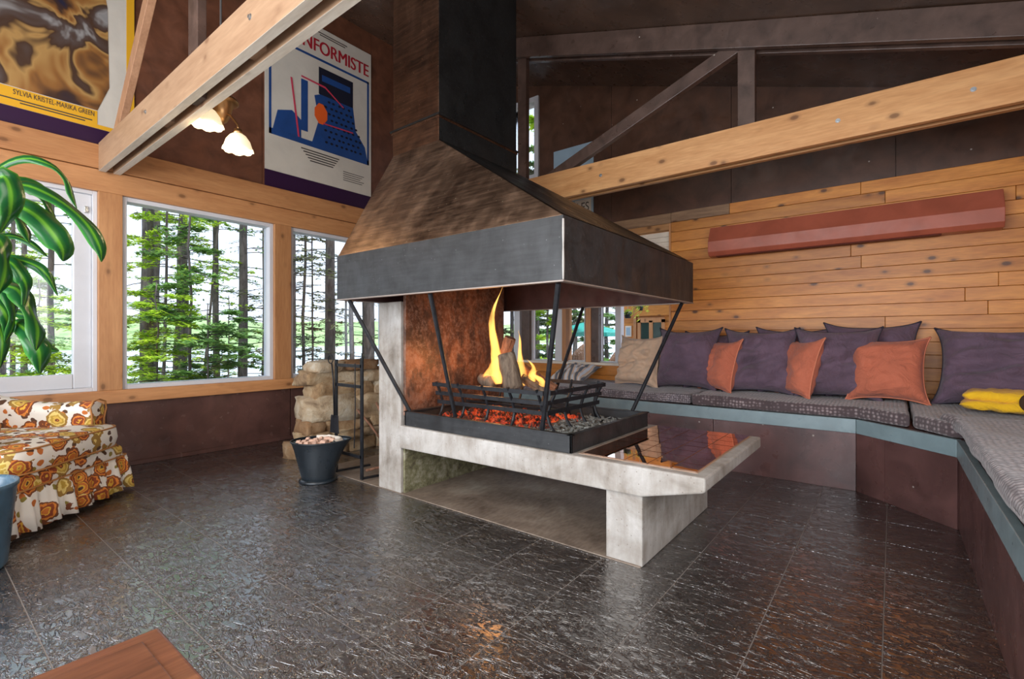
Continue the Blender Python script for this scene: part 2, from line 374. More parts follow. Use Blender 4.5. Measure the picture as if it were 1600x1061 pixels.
M['shade'] = mat('lit_alabaster_shade', (.9, .85, .72), .35, emit=(1, .78, .45), es=.55)
M['bulb'] = mat('bulb_glow', (1, .9, .7), .3, emit=(1, .8, .5), es=5)
def ember():
    m = mat('glowing_embers', (.05, .02, .015), .9); g = G(m); n = g.noise(g.co(), 22, 5, .7)
    g.l(g.ramp(n, [(.47, (0, 0, 0)), (.58, (.8, .06, .01)), (.75, (1, .25, .05))]), g.b.inputs['Emission Color']); g.b.inputs['Emission Strength'].default_value = .5
    g.bump(n, .8, .02); return m
M['ember'] = ember()
def ash():
    m = mat('wood_ash', (.3, .3, .28), 1); g = G(m); n = g.noise(g.co(), 30, 6, .75)
    g.col(g.ramp(n, [(.3, (.09, .09, .085)), (.5, (.26, .27, .25)), (.7, (.50, .51, .48))])); g.bump(n, 1, .02); return m
M['ash'] = ash()
def flame():
    m = bpy.data.materials.new('flame'); m.use_nodes = True; t = m.node_tree; t.nodes.remove(t.nodes['Principled BSDF'])
    out = t.nodes['Material Output']; e = t.nodes.new('ShaderNodeEmission'); tr = t.nodes.new('ShaderNodeBsdfTransparent'); mx = t.nodes.new('ShaderNodeMixShader')
    lw = t.nodes.new('ShaderNodeLayerWeight'); lw.inputs[0].default_value = .35
    r = t.nodes.new('ShaderNodeValToRGB'); t.links.new(lw.outputs['Facing'], r.inputs[0])
    r.color_ramp.elements[0].color = (1, .55, .12, 1); r.color_ramp.elements[1].color = (1, .20, .02, 1); r.color_ramp.elements[1].position = .7
    t.links.new(r.outputs[0], e.inputs[0]); e.inputs[1].default_value = 1.9
    r2 = t.nodes.new('ShaderNodeValToRGB'); t.links.new(lw.outputs['Facing'], r2.inputs[0])
    r2.color_ramp.elements[0].color = (.60, .60, .60, 1); r2.color_ramp.elements[1].color = (.02, .02, .02, 1); r2.color_ramp.elements[1].position = .75
    nz = t.nodes.new('ShaderNodeTexNoise'); nz.inputs['Scale'].default_value = 14; tcn = t.nodes.new('ShaderNodeTexCoord'); mp_ = t.nodes.new('ShaderNodeMapping'); mp_.inputs['Scale'].default_value = (1, 1, .3)
    t.links.new(tcn.outputs['Object'], mp_.inputs[0]); t.links.new(mp_.outputs[0], nz.inputs['Vector']); r3 = t.nodes.new('ShaderNodeValToRGB'); t.links.new(nz.outputs['Fac'], r3.inputs[0])
    r3.color_ramp.elements[0].position = .38; r3.color_ramp.elements[0].color = (.25, .25, .25, 1); r3.color_ramp.elements[1].position = .6
    ml = t.nodes.new('ShaderNodeMath'); ml.operation = 'MULTIPLY'; t.links.new(r2.outputs[0], ml.inputs[0]); t.links.new(r3.outputs[0], ml.inputs[1]); t.links.new(ml.outputs[0], mx.inputs[0]); t.links.new(tr.outputs[0], mx.inputs[1]); t.links.new(e.outputs[0], mx.inputs[2])
    t.links.new(mx.outputs[0], out.inputs[0]); return m
M['flame'] = flame()
M['teal'] = mat('teal_canvas', (.01, .30, .25), .7); M['wicker'] = weave('brown_wicker', (.30, .17, .11), (.50, .33, .24), 40)
M['deck'] = wood('deck_boards', 'y', (.30, .27, .25), (.18, .16, .15), 0, .8)
M['cream_paper'] = painted('cream_poster_paper', (.66, .62, .54), .45, 5, .06)
M['blue_ink'] = painted('blue_ink', (.015, .065, .24), .45, 6, .15); M['navy_ink'] = mat('navy_ink', (.012, .014, .030), .45)
M['red_ink'] = mat('red_ink', (.42, .015, .03), .45); M['orange_ink'] = mat('orange_ink', (.85, .13, .02), .45); M['pink_ink'] = mat('pink_ink', (.6, .05, .10), .45)
M['text_ink'] = mat('dark_text_ink', (.06, .05, .045), .5); M['yellow_ink'] = mat('yellow_ink', (.80, .42, .02), .45)
M['sky_ink'] = painted('sky_blue_print', (.33, .46, .56), .45, 3, .15)
def murky():
    m = mat('brown_gold_print', (.3, .2, .1), .4); g = G(m)
    n = g.noise(g.co((1, 1, .8)), 2.6, 3, .5, 1.6)
    g.col(g.ramp(n, [(.25, (.02, .02, .045)), (.36, (.06, .03, .02)), (.44, (.30, .13, .035)), (.50, (.46, .27, .09)), (.54, (.07, .035, .02)), (.62, (.10, .07, .06)), (.68, (.32, .31, .30)), (.8, (.03, .045, .09))])); return m
M['murky'] = murky()

def flat(pts, name, m, parent, y=None, x=None, label=None, th=.0015):
    """thin printed shape: polygon in (u, z), at wall plane y (faces -y) or x (faces -x)"""
    b = MB()
    if y is not None: b.prism(pts, 'y', y-th, y)
    else: b.prism(pts, 'x', x-th, x)
    return b.build(name, m, parent, label=label)
def text(string, size, pos, facing, m, parent, sx_=1, rot=0, name='lettering'):
    cu = bpy.data.curves.new('t', 'FONT'); cu.body = string; cu.size = size; cu.extrude = .0008; cu.align_x = 'CENTER'; cu.offset = 0
    t = bpy.data.objects.new('t', cu); C.objects.link(t)
    me = bpy.data.meshes.new_from_object(t.evaluated_get(bpy.context.evaluated_depsgraph_get()))
    bpy.data.objects.remove(t)
    rz = 0 if facing == '-y' else R(-90)
    mt = Matrix.Translation(Vector(pos)) @ Matrix.Rotation(rz, 4, 'Z') @ Matrix.Rotation(R(90), 4, 'X') @ Matrix.Rotation(rot, 4, 'Z') @ Matrix.Diagonal((sx_, 1, 1, 1))
    me.transform(mt); me.materials.clear(); me.materials.append(m); me.name = name
    o = bpy.data.objects.new(name, me); C.objects.link(o); o.parent = parent; o.location = -wloc(parent); return o

# ================================================================ SETTING
XF, YL, XR, YR = 4.8, 4.7, -2.6, -1.25       # far wall, left wall, rear wall, right wall
floor = struct('floor', MB().box(XR-.15, XF+.1, YR-.1, YL+.1, -.12, -.0012), M['grout'])
TS = .337
tm = MB().box(.0019, TS-.0019, .0019, TS-.0019, -.003, 0); tm.world = False
t0 = None
for i in range(-8, 14):
    for j in range(-3, 14):
        x = .292 + i*TS; y = .025 + j*TS
        if x < XR-.1 or x+TS > XF-.4 and y < 4.4 and x > 4.2 or y < -1.3: continue
        if x > 3.9 and y < 4.0: continue
        if y+TS < -.3 and x > .3: continue
        if t0 is None:
            t0 = tm.build('floor_tile', M['tile'], floor); o = t0
        else:
            o = t0.copy(); C.objects.link(o)
        o.location = (x, y, 0)
MB().box(1.995, 2.98, .86, 3.45, -.004, .004).build('concrete_pad', M['pad'], floor, bevel=.003)

# ---- left window wall (plane Y = 4.7)
wl = MB().box(XR, XF+.15, YL+.02, YL+.15, -.1, .50)
pp = [(XR, 2.44), (XF+.15, 2.44), (XF+.15, 4.75), (XR, 4.75)]
wl.prism(pp, 'y', YL+.02, YL+.15)
wall_left = struct('wall_left', wl, M['brown_left'])
for a, b in ((XR, -1.45), (-1.45, -.25), (-.25, .985), (.99, 2.42), (2.425, 3.85), (3.855, XF)):
    MB().box(a, b-.004, YL, YL+.02, 0, .50).build('lower_panel', M['brown_gloss'], wall_left, bevel=.002)
for a, b in ((XR, -.3), (-.296, .92), (.924, 2.14), (2.144, 3.36), (3.364, XF)):
    MB().prism([(a, 2.44), (b, 2.44), (b, 4.52), (a, 4.52)], 'y', YL, YL+.02).build('upper_panel', M['brown_left'], wall_left)
struct('baseboard_left', MB().box(XR, XF, YL-.018, YL, 0, .035), M['brown_gloss'], bevel=.004)
struct('trim_1', MB().box(XR, XF, YL-.035, YL+.15, .50, .60), M['pine_x'], bevel=.004)         # sill rail
struct('trim_2', MB().box(XR, XF, YL-.03, YL+.15, 2.10, 2.262), M['pine_x'], bevel=.004)        # header, lower board
struct('trim_3', MB().box(XR, XF, YL-.045, YL+.15, 2.266, 2.445), M['pine_x'], bevel=.004)      # header, upper board
posts = [-1.66, -.33, 1.006, 2.33, 3.655]
for k, x in enumerate(posts):
    hw = .073 if k != 3 else .082
    struct('trim_%d' % (4+k), MB().box(x-hw, x+hw, YL-.03, YL+.13, .60, 2.10), M['pine_z'], bevel=.004)
edges = [(XR, -1.733), (-1.587, -.403), (-.257, .933), (1.079, 2.248), (2.412, 3.582), (3.728, XF)]
def frame(x0, x1, z0, z1, t, d0, d1):
    return (MB().box(x0, x0+t, d0, d1, z0, z1).box(x1-t, x1, d0, d1, z0, z1).box(x0+t, x1-t, d0, d1, z0, z0+t).box(x0+t, x1-t, d0, d1, z1-t, z1))
for k, (a, b) in enumerate(edges):
    tf = .028 if k in (0, 1, 2) else .034
    wn = struct('window_%d' % (k+1), frame(a, b, .60, 2.10, tf, YL+.0, YL+.12), M['white'], bevel=.003)
    if k in (0, 1, 2):                                  # opening casements with a broad sash
        sh = frame(a+tf, b-tf, .60+tf, 2.10-tf, .105, YL+.025, YL+.085).build('sash', M['white'], wn, bevel=.006)
        MB().box(a+.10, b-.10, YL+.055, YL+.061, .70, 2.0).build('pane', M['glass'], sh)
        MB().box(b-tf-.045, b-tf-.02, YL+.012, YL+.026, 1.93, 1.98).build('latch', M['steel'], sh, bevel=.003)
    else:
        MB().box(a+.02, b-.02, YL+.075, YL+.081, .62, 2.08).build('pane', M['glass'], wn)

# ---- far wall (plane X = 4.8)
YO = 1.74                                              # the planked part ends here, the opening begins
def ppoly(y0, y1, z0, over=.3): return [(y0, z0), (y1, z0), (y1, zc(y1)+over), (y0, zc(y0)+over)]
wf = MB().box(XF+.02, XF+.16, YR-.1, YO, -.1, 2.26)
wf.box(XF+.02, XF+.16, YO, YL+.02, -.1, .70)
wf.prism(ppoly(YR-.1, 3.36, 2.26), 'x', XF+.02, XF+.16).prism(ppoly(3.98, YL+.02, 2.26), 'x', XF+.02, XF+.16)
wf.box(XF+.02, XF+.16, 3.36, 3.98, 2.26, 2.93).prism([(3.36, 3.93), (3.98, 3.93), (3.98, 4.5), (3.36, 4.4)], 'x', XF+.02, XF+.16)
wall_far = struct('wall_far', wf, M['brown_wall'])
cuts = [YR, -.02, 1.18, 2.40, 3.355]
for a, b in zip(cuts[:-1], cuts[1:]):
    MB().prism(ppoly(a+.002, b-.002, 2.255), 'x', XF, XF+.02).build('upper_panel', M['brown_wall'], wall_far)
MB().prism(ppoly(3.99, YL, 2.255), 'x', XF, XF+.02).build('upper_panel', M['brown_wall'], wall_far)
MB().box(XF, XF+.02, 3.36, 3.985, 2.255, 2.93).build('upper_panel', M['brown_wall'], wall_far)
random.seed(4)
PH = .0985; nrow = 19; zt = 2.25
for r in range(nrow):
    z1 = zt - r*PH; z0 = z1-PH+.0025
    if z0 < .36: break
    ys = [YR]
    y = YR + random.uniform(.3, 1.6)
    while y < YO-.35: ys.append(y); y += random.uniform(1.8, 3.4)
    ys.append(YO)
    if r == 0: ys = [YR, .2, 1.19, YO]
    for a, b in zip(ys[:-1], ys[1:]):
        d = random.uniform(0, .004)
        mt = M['plank_grey'] if (r == 0 and a > 1.1) or random.random() < .04 else M['plank']
        MB().box(XF-.016-d, XF+.02, a+.0012, b-.0012, z0, z1).build('plank', mt, wall_far, bevel=.002, seg=1)
# boards of the low wall below the opening
for k, (z0, z1) in enumerate(((.36, .47), (.473, .59), (.593, .70))):
    MB().box(XF-.012, XF+.02, YO+.002, YL, z0, z1).build('plank', M['plank'], wall_far, bevel=.002, seg=1)
struct('trim_9', MB().box(XF-.04, XF+.17, YO, YL, .70, .728), M['offwhite'], bevel=.003)
struct('trim_10', MB().box(XF-.016, XF+.17, YO+.002, 2.75, 2.15, 2.25), M['plank_grey'], bevel=.003)
struct('trim_15', MB().box(XF-.016, XF+.17, 2.754, YL, 2.15, 2.25), M['plank'], bevel=.003)
struct('trim_11', MB().box(XF-.02, XF+.17, YO+.02, YL, 2.085, 2.148), M['pine_y'], bevel=.003)
struct('trim_16', MB().box(XF-.02, XF+.17, YO, YO+.02, .728, 2.148), M['pine_z'], bevel=.002)
MBp = MB()
for k in range(9): MBp.box(XF+.03, XF+.045, YO+.03, 2.62, 1.62+k*.051, 1.668+k*.051)
bl = MBp.build('window_blind', M['offwhite']); tag(bl, 'pale ribbed blind panel hanging in top of opening beside plank wall', 'blind')
# posts and white frames in the opening, left of the planked wall
def colx(p0, p1, z0, z1, X0, X1):
    y1 = yon(p0, X0); y0 = yon(p1, X0); return MB().box(X0, X1, y0, y1, z0, z1)
struct('trim_12', colx(815, 827, .728, 2.085, XF, XF+.14), M['brown_beam'], bevel=.003)
struct('trim_13', colx(878, 884, .728, 2.085, XF, XF+.14), M['pine_z'], bevel=.003)
struct('trim_14', colx(915, 923, .728, 2.085, XF, XF+.14), M['pine_z'], bevel=.003)
struct('trim_17', colx(923.5, 935, .728, 2.085, XF+.01, XF+.14), M['brown_beam'], bevel=.003)
def ywin(name, pa, pb):                                 # white framed fixed window between two columns of the view
    y1 = yon(pa, XF+.05); y0 = yon(pb, XF+.05); t = .012
    b = (MB().box(XF+.05, XF+.12, y0, y0+t, .728, 2.085).box(XF+.05, XF+.12, y1-t, y1, .728, 2.085)
         .box(XF+.05, XF+.12, y0+t, y1-t, .728, .728+t).box(XF+.05, XF+.12, y0+t, y1-t, 2.085-t, 2.085))
    wn = struct(name, b, M['white'], bevel=.003)
    MB().box(XF+.08, XF+.086, y0+.02, y1-.02, .74, 2.07).build('pane', M['glass'], wn)
    return wn
ywin('window_7', 745, 812); ywin('window_8', 830, 877); ywin('window_9', 885, 914); ywin('window_10', 936, 969)
MB_ = MB().box(XF+.03, XF+.10, yon(878, XF+.03), yon(867, XF+.03), .728, 2.085); struct('trim_18', MB_, M['white'], bevel=.003); struct('trim_22', MB().box(XF+.02, XF+.10, yon(970, XF+.02), yon(961, XF+.02), .728, 2.085), M['white'], bevel=.003); struct('trim_23', MB().box(XF+.02, XF+.10, yon(812, XF+.02), yon(803, XF+.02), .728, 2.085), M['white'], bevel=.003)
# narrow high window in the gable
b = MB().box(XF-.02, XF+.12, 3.36, 3.42, 2.93, 3.93).box(XF-.02, XF+.12, 3.92, 3.98, 2.93, 3.93).box(XF-.02, XF+.12, 3.42, 3.92, 2.93, 2.99).box(XF-.02, XF+.12, 3.42, 3.92, 3.87, 3.93)
wn = struct('window_11', b, M['white'], bevel=.004); MB().box(XF+.05, XF+.056, 3.41, 3.93, 2.98, 3.88).build('pane', M['glass'], wn)

# ---- rear and right walls, ceiling
wr = MB()
for a, b in ((YR-.1, -.9), (1.55, 1.75), (4.3, YL+.1)): wr.box(XR-.15, XR, a, b, 0, 2.45)
wr.box(XR-.15, XR, -.9, 4.3, -.1, .3).prism(ppoly(YR-.1, YL+.1, 2.45), 'x', XR-.15, XR)
struct('wall_rear', wr, M['brown_wall'])
wq = MB().box(XR, -1.0, YR-.12, YR, -.1, 3).box(1.8, XF+.1, YR-.12, YR, -.1, 3).box(-1.0, 1.8, YR-.12, YR, -.1, .9).box(-1.0, 1.8, YR-.12, YR, 2.1, 3)
struct('wall_right', wq, M['plank'])
struct('ceiling', MB().hexa([(XR-.2, YR-.2, zc(YR-.2)), (XF+.2, YR-.2, zc(YR-.2)), (XF+.2, YL+.2, zc(YL+.2)), (XR-.2, YL+.2, zc(YL+.2)),
                     (XR-.2, YR-.2, zc(YR-.2)+.12), (XF+.2, YR-.2, zc(YR-.2)+.12), (XF+.2, YL+.2, zc(YL+.2)+.12), (XR-.2, YL+.2, zc(YL+.2)+.12)]), M['brown_ceiling'])

# ================================================================ TRUSSES
def truss(x0, x1, label, near):
    t = thing('roof_truss', label, 'truss', (x0, 1.8, 2.25), group='timber roof trusses')
    zb, ztp = 2.247, 2.49 if not near else 2.455
    wood_m = M['pine_y'] if not near else M['beam_x']
    th = .042
    MB().box(x0, x0+th, YR+.01, YL-.046, zb, ztp).build('bottom_chord', wood_m, t, bevel=.003)
    MB().box(x1-th, x1, YR+.01, YL-.046, zb, ztp).build('bottom_chord', wood_m, t, bevel=.003)
    if near:
        MB().box(x0+.0005, x0+th-.0005, YR+.02, YL-.05, zb-.0015, zb).build('lit_sawn_edge', M['lit_sawn'], t)  # sawn underside with the window light painted into its pale colour
        MB().box(x1-th+.0005, x1-.0005, YR+.02, YL-.05, zb-.0015, zb).build('lit_sawn_edge', M['lit_sawn'], t)
        for q in (-.4, .9, 2.25, 3.4): MB().box(x0+th, x1-th, q-.06, q+.06, zb+.03, ztp-.02).build('spacer_block', M['beam_x'], t)
    for side in ((x0, x0+th), (x1-th, x1)):
        ya, yb = YR+.01, YL-.02
        MB().hexa([(side[0], ya, zc(ya)-.19), (side[1], ya, zc(ya)-.19), (side[1], yb, zc(yb)-.19), (side[0], yb, zc(yb)-.19),
                   (side[0], ya, zc(ya)-.004), (side[1], ya, zc(ya)-.004), (side[1], yb, zc(yb)-.004), (side[0], yb, zc(yb)-.004)]).build('top_chord', M['brown_beam'], t, bevel=.003)
    xm0, xm1 = x0+th+.001, x1-th-.001
    vm = M['brown_beam']
    for ya, yb in (((.755, .868), (2.742, 2.842)) if not near else ((.755, .868), (2.86, 2.99))):
        MB().hexa([(xm0, ya, zb+.02), (xm1, ya, zb+.02), (xm1, yb, zb+.02), (xm0, yb, zb+.02),
                   (xm0, ya, zc(ya)-.01), (xm1, ya, zc(ya)-.01), (xm1, yb, zc(yb)-.01), (xm0, yb, zc(yb)-.01)]).build('vertical_web', vm, t, bevel=.003)
    if not near:
        a = Vector(((x0+x1)/2, 2.74, zb+.12)); b2 = Vector(((x0+x1)/2, .80, zc(.80)-.10))
        MB().bar(a, b2, xm1-xm0, .10, up=(0, .5, 1)).build('diagonal_web', vm, t, bevel=.003)
    a = Vector(((x0+x1)/2, 4.55, zb+.10)); b2 = Vector(((x0+x1)/2, 3.0 if near else 2.95, zc(3.0)-.10))
    MB().bar(a, b2, xm1-xm0, .10, up=(0, .5, 1)).build('diagonal_web', M['strut'] if near else vm, t, bevel=.003)
    for q in ((2.63, 1.93, .27, -.35) if not near else (2.15, 3.55, .9)):
        MB().lathe([(0, -.006), (.014, -.006), (.014, 0), (.008, 0), (.008, .007), (0, .007)], n=10).xf(Matrix.Translation((x0-.001, q, zb+.12)) @ Matrix.Rotation(R(-90), 4, 'Y')).build('bolt', M['steel'], t)
    return t
truss(3.66, 3.80, 'pale pine truss beam crossing to the right of the flue, dark webs above', False)
truss(.93, 1.06, 'near brown timber truss beam crossing above the left windows', True)

# ================================================================ FIREPLACE
fx0, fx1 = 2.0, 3.0
h = thing('concrete_hearth', 'raised concrete hearth on slab legs with copper mirror tiles at its right end', 'hearth', (2.0, 1.6, 0))
MB().box(fx0, fx1, 2.482, 2.71, 0, 1.235).build('support_wall', M['concrete'], h, bevel=.006)
MB().box(fx0+.02, fx1+.02, 2.458, 2.480, .50, 1.40).build('scorched_plate', M['soot'], h, bevel=.002, label='fire-scorched copper brown plate')
MB().box(fx0+.02, fx1, 2.462, 2.480, 0, .295).build('mossy_face', M['moss'], h, label='green-stained concrete face below the slab')
MB().prism([(.86, .31), (2.481, .295), (2.481, .44), (.585, .44), (.585, .383), (.60, .375)], 'x', fx0-.012, fx1+.02).build('slab', M['concrete'], h, bevel=.008)
MB().box(fx0+.004, 2.95, .855, 1.03, 0, .312).build('leg', M['concrete'], h, bevel=.006)
tl0 = None
tx0, tx1, ty0, ty1 = 2.045, 2.985, .635, 1.175
nx, ny = 8, 5; wx = (tx1-tx0)/nx; wy = (ty1-ty0)/ny
MB().box(tx0-.004, tx1+.004, ty0-.004, ty1+.02, .4395, .4415).build('tile_bed', mat('brass_coloured_joint', (.42, .30, .22), .5), h)
tmm = MB().box(-wx/2+.0022, wx/2-.0022, -wy/2+.0022, wy/2-.0022, 0, .004); tmm.world = False
random.seed(2)
for i in range(nx):
    for j in range(ny):
        if tl0 is None: tl0 = tmm.build('mirror_tile', M['mirror'], h); o = tl0
        else: o = tl0.copy(); C.objects.link(o)
        o.location = Vector((tx0+wx*(i+.5), ty0+wy*(j+.5), .4425)) - Vector((2.0, 1.6, 0))
        o.rotation_euler = (random.uniform(-.006, .006), random.uniform(-.006, .006), 0)

# tray
ty = (1.215, 2.452); txx = (2.008, 2.93)
t = thing('fire_tray', 'shallow black steel fire tray on top of the concrete hearth', 'tray', (2.45, 1.8, .442))
x0, x1 = txx; y0, y1 = ty
MB().box(x0+.01, x1-.01, y0+.01, y1-.01, .442, .452).build('tray_floor', M['black_iron'], t)
rim = MB()
for a in ((x0, x0+.012, y0, y1), (x1-.012, x1, y0, y1), (x0, x1, y0, y0+.012), (x0, x1, y1-.012, y1)): rim.box(*a, .442, .528)
rim.build('rim', M['hood_band'], t, bevel=.002)
lip = MB()
for a in ((x0-.008, x0+.022, y0-.008, y1), (x1-.022, x1+.008, y0-.008, y1), (x0-.008, x1+.008, y0-.008, y0+.022), (x0-.008, x1+.008, y1-.03, y1)): lip.box(*a, .528, .533)
lip.build('lip', M['hood_band'], t, bevel=.001)

# hood
hx0, hx1, hy0, hy1 = 1.70, 3.355, 1.068, 2.728
hd = thing('fireplace_hood', 'huge black and bronze pyramid fireplace hood with square flue above the open fire', 'hood', (2.5, 1.9, .53))
zb, zt_ = 1.24, 1.51
th = .006
band = MB()
def ring(b, x0, x1, y0, y1, z0, X0, X1, Y0, Y1, z1, th=.006):
    o = [(x0, y0, z0), (x1, y0, z0), (x1, y1, z0), (x0, y1, z0)]; O = [(X0, Y0, z1), (X1, Y0, z1), (X1, Y1, z1), (X0, Y1, z1)]
    i = [(x0+th, y0+th, z0), (x1-th, y0+th, z0), (x1-th, y1-th, z0), (x0+th, y1-th, z0)]; I = [(X0+th, Y0+th, z1), (X1-th, Y0+th, z1), (X1-th, Y1-th, z1), (X0+th, Y1-th, z1)]
    fs = []
    for k in range(4):
        n = (k+1) % 4
        fs += [(k, n, 4+n, 4+k), (8+n, 8+k, 12+k, 12+n), (n, k, 8+k, 8+n), (4+k, 4+n, 12+n, 12+k)]
    return b.add(o+O+i+I, fs)
ring(MB(), hx0, hx1, hy0, hy1, zb, hx0, hx1, hy0, hy1, zt_, .008).build('band', M['hood_band'], hd, bevel=.0015)
ring(MB(), hx0-.003, hx1+.003, hy0-.003, hy1+.003, zb-.006, hx0-.003, hx1+.003, hy0-.003, hy1+.003, zb, .03).build('bottom_lip', mat('highlight_edge_steel', (.30, .25, .22), .45, .3), hd)  # pale lip colour paints the highlight along the bottom edge
MB().tube([(hx0-.001, hy0-.001, zb+.27*k/14+.002) for k in range(14)], [.0035+.0022*abs(N0) for N0 in [math.sin(k*2.7) for k in range(14)]], 6).build('weld_seam', mat('bare_weld', (.34, .32, .30), .5, .4), hd)
# inner lining (the maroon underside seen from below)
ring(MB(), hx0+.012, hx1-.012, hy0+.012, hy1-.02, zb+.002, hx0+.05, hx1-.05, hy0+.05, hy1-.04, zt_-.02, .004).build('inner_lining', M['inner'], hd)
px0, px1, py0, py1, pz = 2.13, 2.93, 2.268, 2.722, 2.262
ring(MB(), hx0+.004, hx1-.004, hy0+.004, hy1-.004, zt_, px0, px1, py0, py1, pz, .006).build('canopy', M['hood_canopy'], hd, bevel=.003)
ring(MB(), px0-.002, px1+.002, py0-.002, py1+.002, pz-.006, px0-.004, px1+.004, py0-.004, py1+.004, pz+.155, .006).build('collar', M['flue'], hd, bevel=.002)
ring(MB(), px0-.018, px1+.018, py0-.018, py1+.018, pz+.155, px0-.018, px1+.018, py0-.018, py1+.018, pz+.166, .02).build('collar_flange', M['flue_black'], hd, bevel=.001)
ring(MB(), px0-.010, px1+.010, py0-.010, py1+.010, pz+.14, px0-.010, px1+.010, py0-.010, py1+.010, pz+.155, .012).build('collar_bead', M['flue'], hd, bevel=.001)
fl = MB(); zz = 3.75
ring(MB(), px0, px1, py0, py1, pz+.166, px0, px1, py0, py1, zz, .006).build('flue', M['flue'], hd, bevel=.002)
MB().box(px0+.002, px1+.003, py0-.003, py0, pz+.170, zc(py0)-.005).build('flue_side_sheet', M['flue_black'], hd, label='black enamelled side sheet of the flue')
MB().box(px0+.002, px1+.005, py0-.0065, py0-.0045, pz, pz+.14).build('collar_side_sheet', M['flue_black'], hd)
MB().add([(hx0+.004, hy0+.002, zt_+.004), (hx1-.004, hy0+.002, zt_+.004), (px1, py0-.003, pz), (px0, py0-.003, pz)], [(0, 1, 2, 3)]).build('canopy_side_sheet', M['flue_black'], hd, label='black front right sheet of the canopy')
for a, bq in (((1.742, 2.66, 1.235), (2.03, 2.43, .533)), ((1.742, 1.92, 1.235), (2.04, 2.03, .533)), ((1.745, 1.12, 1.235), (2.03, 1.40, .533)),
              ((3.31, 1.13, 1.235), (2.915, 1.31, .533)), ((3.31, 1.90, 1.235), (2.915, 1.93, .533))):
    MB().tube([a, bq], .0125, 8).build('support_rod', M['black_iron'], hd, smooth=False)

# grate
g_ = thing('fire_grate', 'black iron log grate with bowed bars standing in the tray', 'grate', (2.5, 1.85, .47))
ya, yb = 1.50, 2.33; xa, xb = 2.20, 2.80
for k, (z, o_) in enumerate(((.700, -.045), (.642, -.015), (.584, 0))):
    MB().bar((xa+o_, ya-.02, z), (xa+o_, yb+.02, z), .010, .024).build('bar', M['black_iron'], g_)
    MB().bar((xa-.02, ya+o_, z), (xb+.02, ya+o_, z), .010, .024).build('bar', M['black_iron'], g_)
    if k == 0:
        MB().bar((xb+.045, ya-.02, z), (xb+.045, yb, z), .010, .024).build('bar', M['black_iron'], g_)
for q in (1.52, 1.72, 1.92, 2.12, 2.31):
    MB().tube([(xa-.05, q, .715), (xa-.015, q, .65), (xa+.012, q, .57), (xa-.005, q, .52), (xa-.05, q, .456)], .0095, 6).build('leg', M['black_iron'], g_)
    MB().tube([(xb+.05, q, .715), (xb-.015, q, .56), (xb+.03, q, .456)], .0095, 6).build('leg', M['black_iron'], g_)
for q in (2.24, 2.42, 2.60, 2.78):
    MB().tube([(q, ya-.05, .715), (q, ya-.015, .65), (q, ya+.012, .57), (q, ya-.005, .52), (q, ya-.05, .456)], .0095, 6).build('leg', M['black_iron'], g_)
for q in (2.3, 2.45, 2.6, 2.72): MB().bar((q, ya, .565), (q, yb, .565), .012, .014).build('bar', M['black_iron'], g_)

def lumpy(nx_, ny_, fn, name, m, parent=None):
    b = MB(); b.world = parent is None or True
    vs = [fn(i/(nx_-1), j/(ny_-1)) for j in range(ny_) for i in range(nx_)]
    b.add(vs, [(j*nx_+i, j*nx_+i+1, (j+1)*nx_+i+1, (j+1)*nx_+i) for j in range(ny_-1) for i in range(nx_-1)])
    return b.build(name, m, parent, smooth=True)
def N(*p): return noise.noise(Vector(p))
a_ = lumpy(60, 70, lambda u, v: (2.022+.892*u, 1.23+1.20*v, .456+.018*abs(N(u*16, v*20, 1))+.028*max(0, N(u*5, v*7, 3)+.1)*min(1, 6*min(u, 1-u, v, 1-v)*2)), 'ash_bed', M['ash'])
tag(a_, 'grey wood ash spread across the black fire tray', 'ash', kind='stuff')
b = MB()
random.seed(8)
for k in range(170):
    x = random.uniform(2.14, 2.75); y = random.uniform(1.58, 2.36); s = random.uniform(.010, .026)
    b.hexa([Vector(p)+Vector((x, y, .475+random.uniform(0, .03))) for p in [(-s, -s*.7, -s*.5), (s*.8, -s, -s*.4), (s, s*.7, -s*.5), (-s*.8, s, -s*.5), (-s*.6, -s*.5, s*.5), (s*.7, -s*.6, s*.4), (s*.5, s*.5, s*.6), (-s*.7, s*.6, s*.4)]])
tag(b.build('embers', M['ember']), 'glowing red embers under the log grate', 'embers', kind='stuff')
b = MB()
for k in range(260):
    x = random.uniform(2.12, 2.88); y = random.uniform(1.27, 1.62); a = random.uniform(0, 6.3); l = random.uniform(.006, .028); r_ = random.uniform(.002, .006)
    d = Vector((math.cos(a), math.sin(a), random.uniform(-.3, .3)))*l
    b.bar(Vector((x, y, .482))-d, Vector((x, y, .486))+d, r_*2, r_*1.5)
tag(b.build('ash_flakes', M['ash']), 'pale flakes of burnt wood on right side of tray', 'ash', kind='stuff')

def log(a, bq, r0, r1, label, m, split=False, seed=0):
    a = Vector(a); bq = Vector(bq); th_ = thing('firewood_log', label, 'log', a, group='logs burning on the grate')
    pts = [a.lerp(bq, k/8) for k in range(9)]
    mb = MB().tube(pts, [r0+(r1-r0)*k/8 for k in range(9)], 14)
    c0 = (a+bq)/2; d = (bq-a).normalized()
    for i, p in enumerate(mb.v):
        k = i//14; c = pts[k]; e = p-c
        f = 1+.16*N(e.x*30+seed, e.y*30, k*.4)
        if split and e.dot(Vector((-.7, -.5, .3))) > 0: f *= .55
        mb.v[i] = c+e*f
    mb.build('bark', m, th_, smooth=not split)
    e = MB().tube([bq-d*.004, bq+d*.003], r1*.93, 14); e.build('cut_end', M['char'], th_)
    return th_
log(at(803, 608, 3.02), at(791, 553, 3.05), .062, .056, 'thick grey-barked log leaning upright in the flames', M['log'], seed=1)
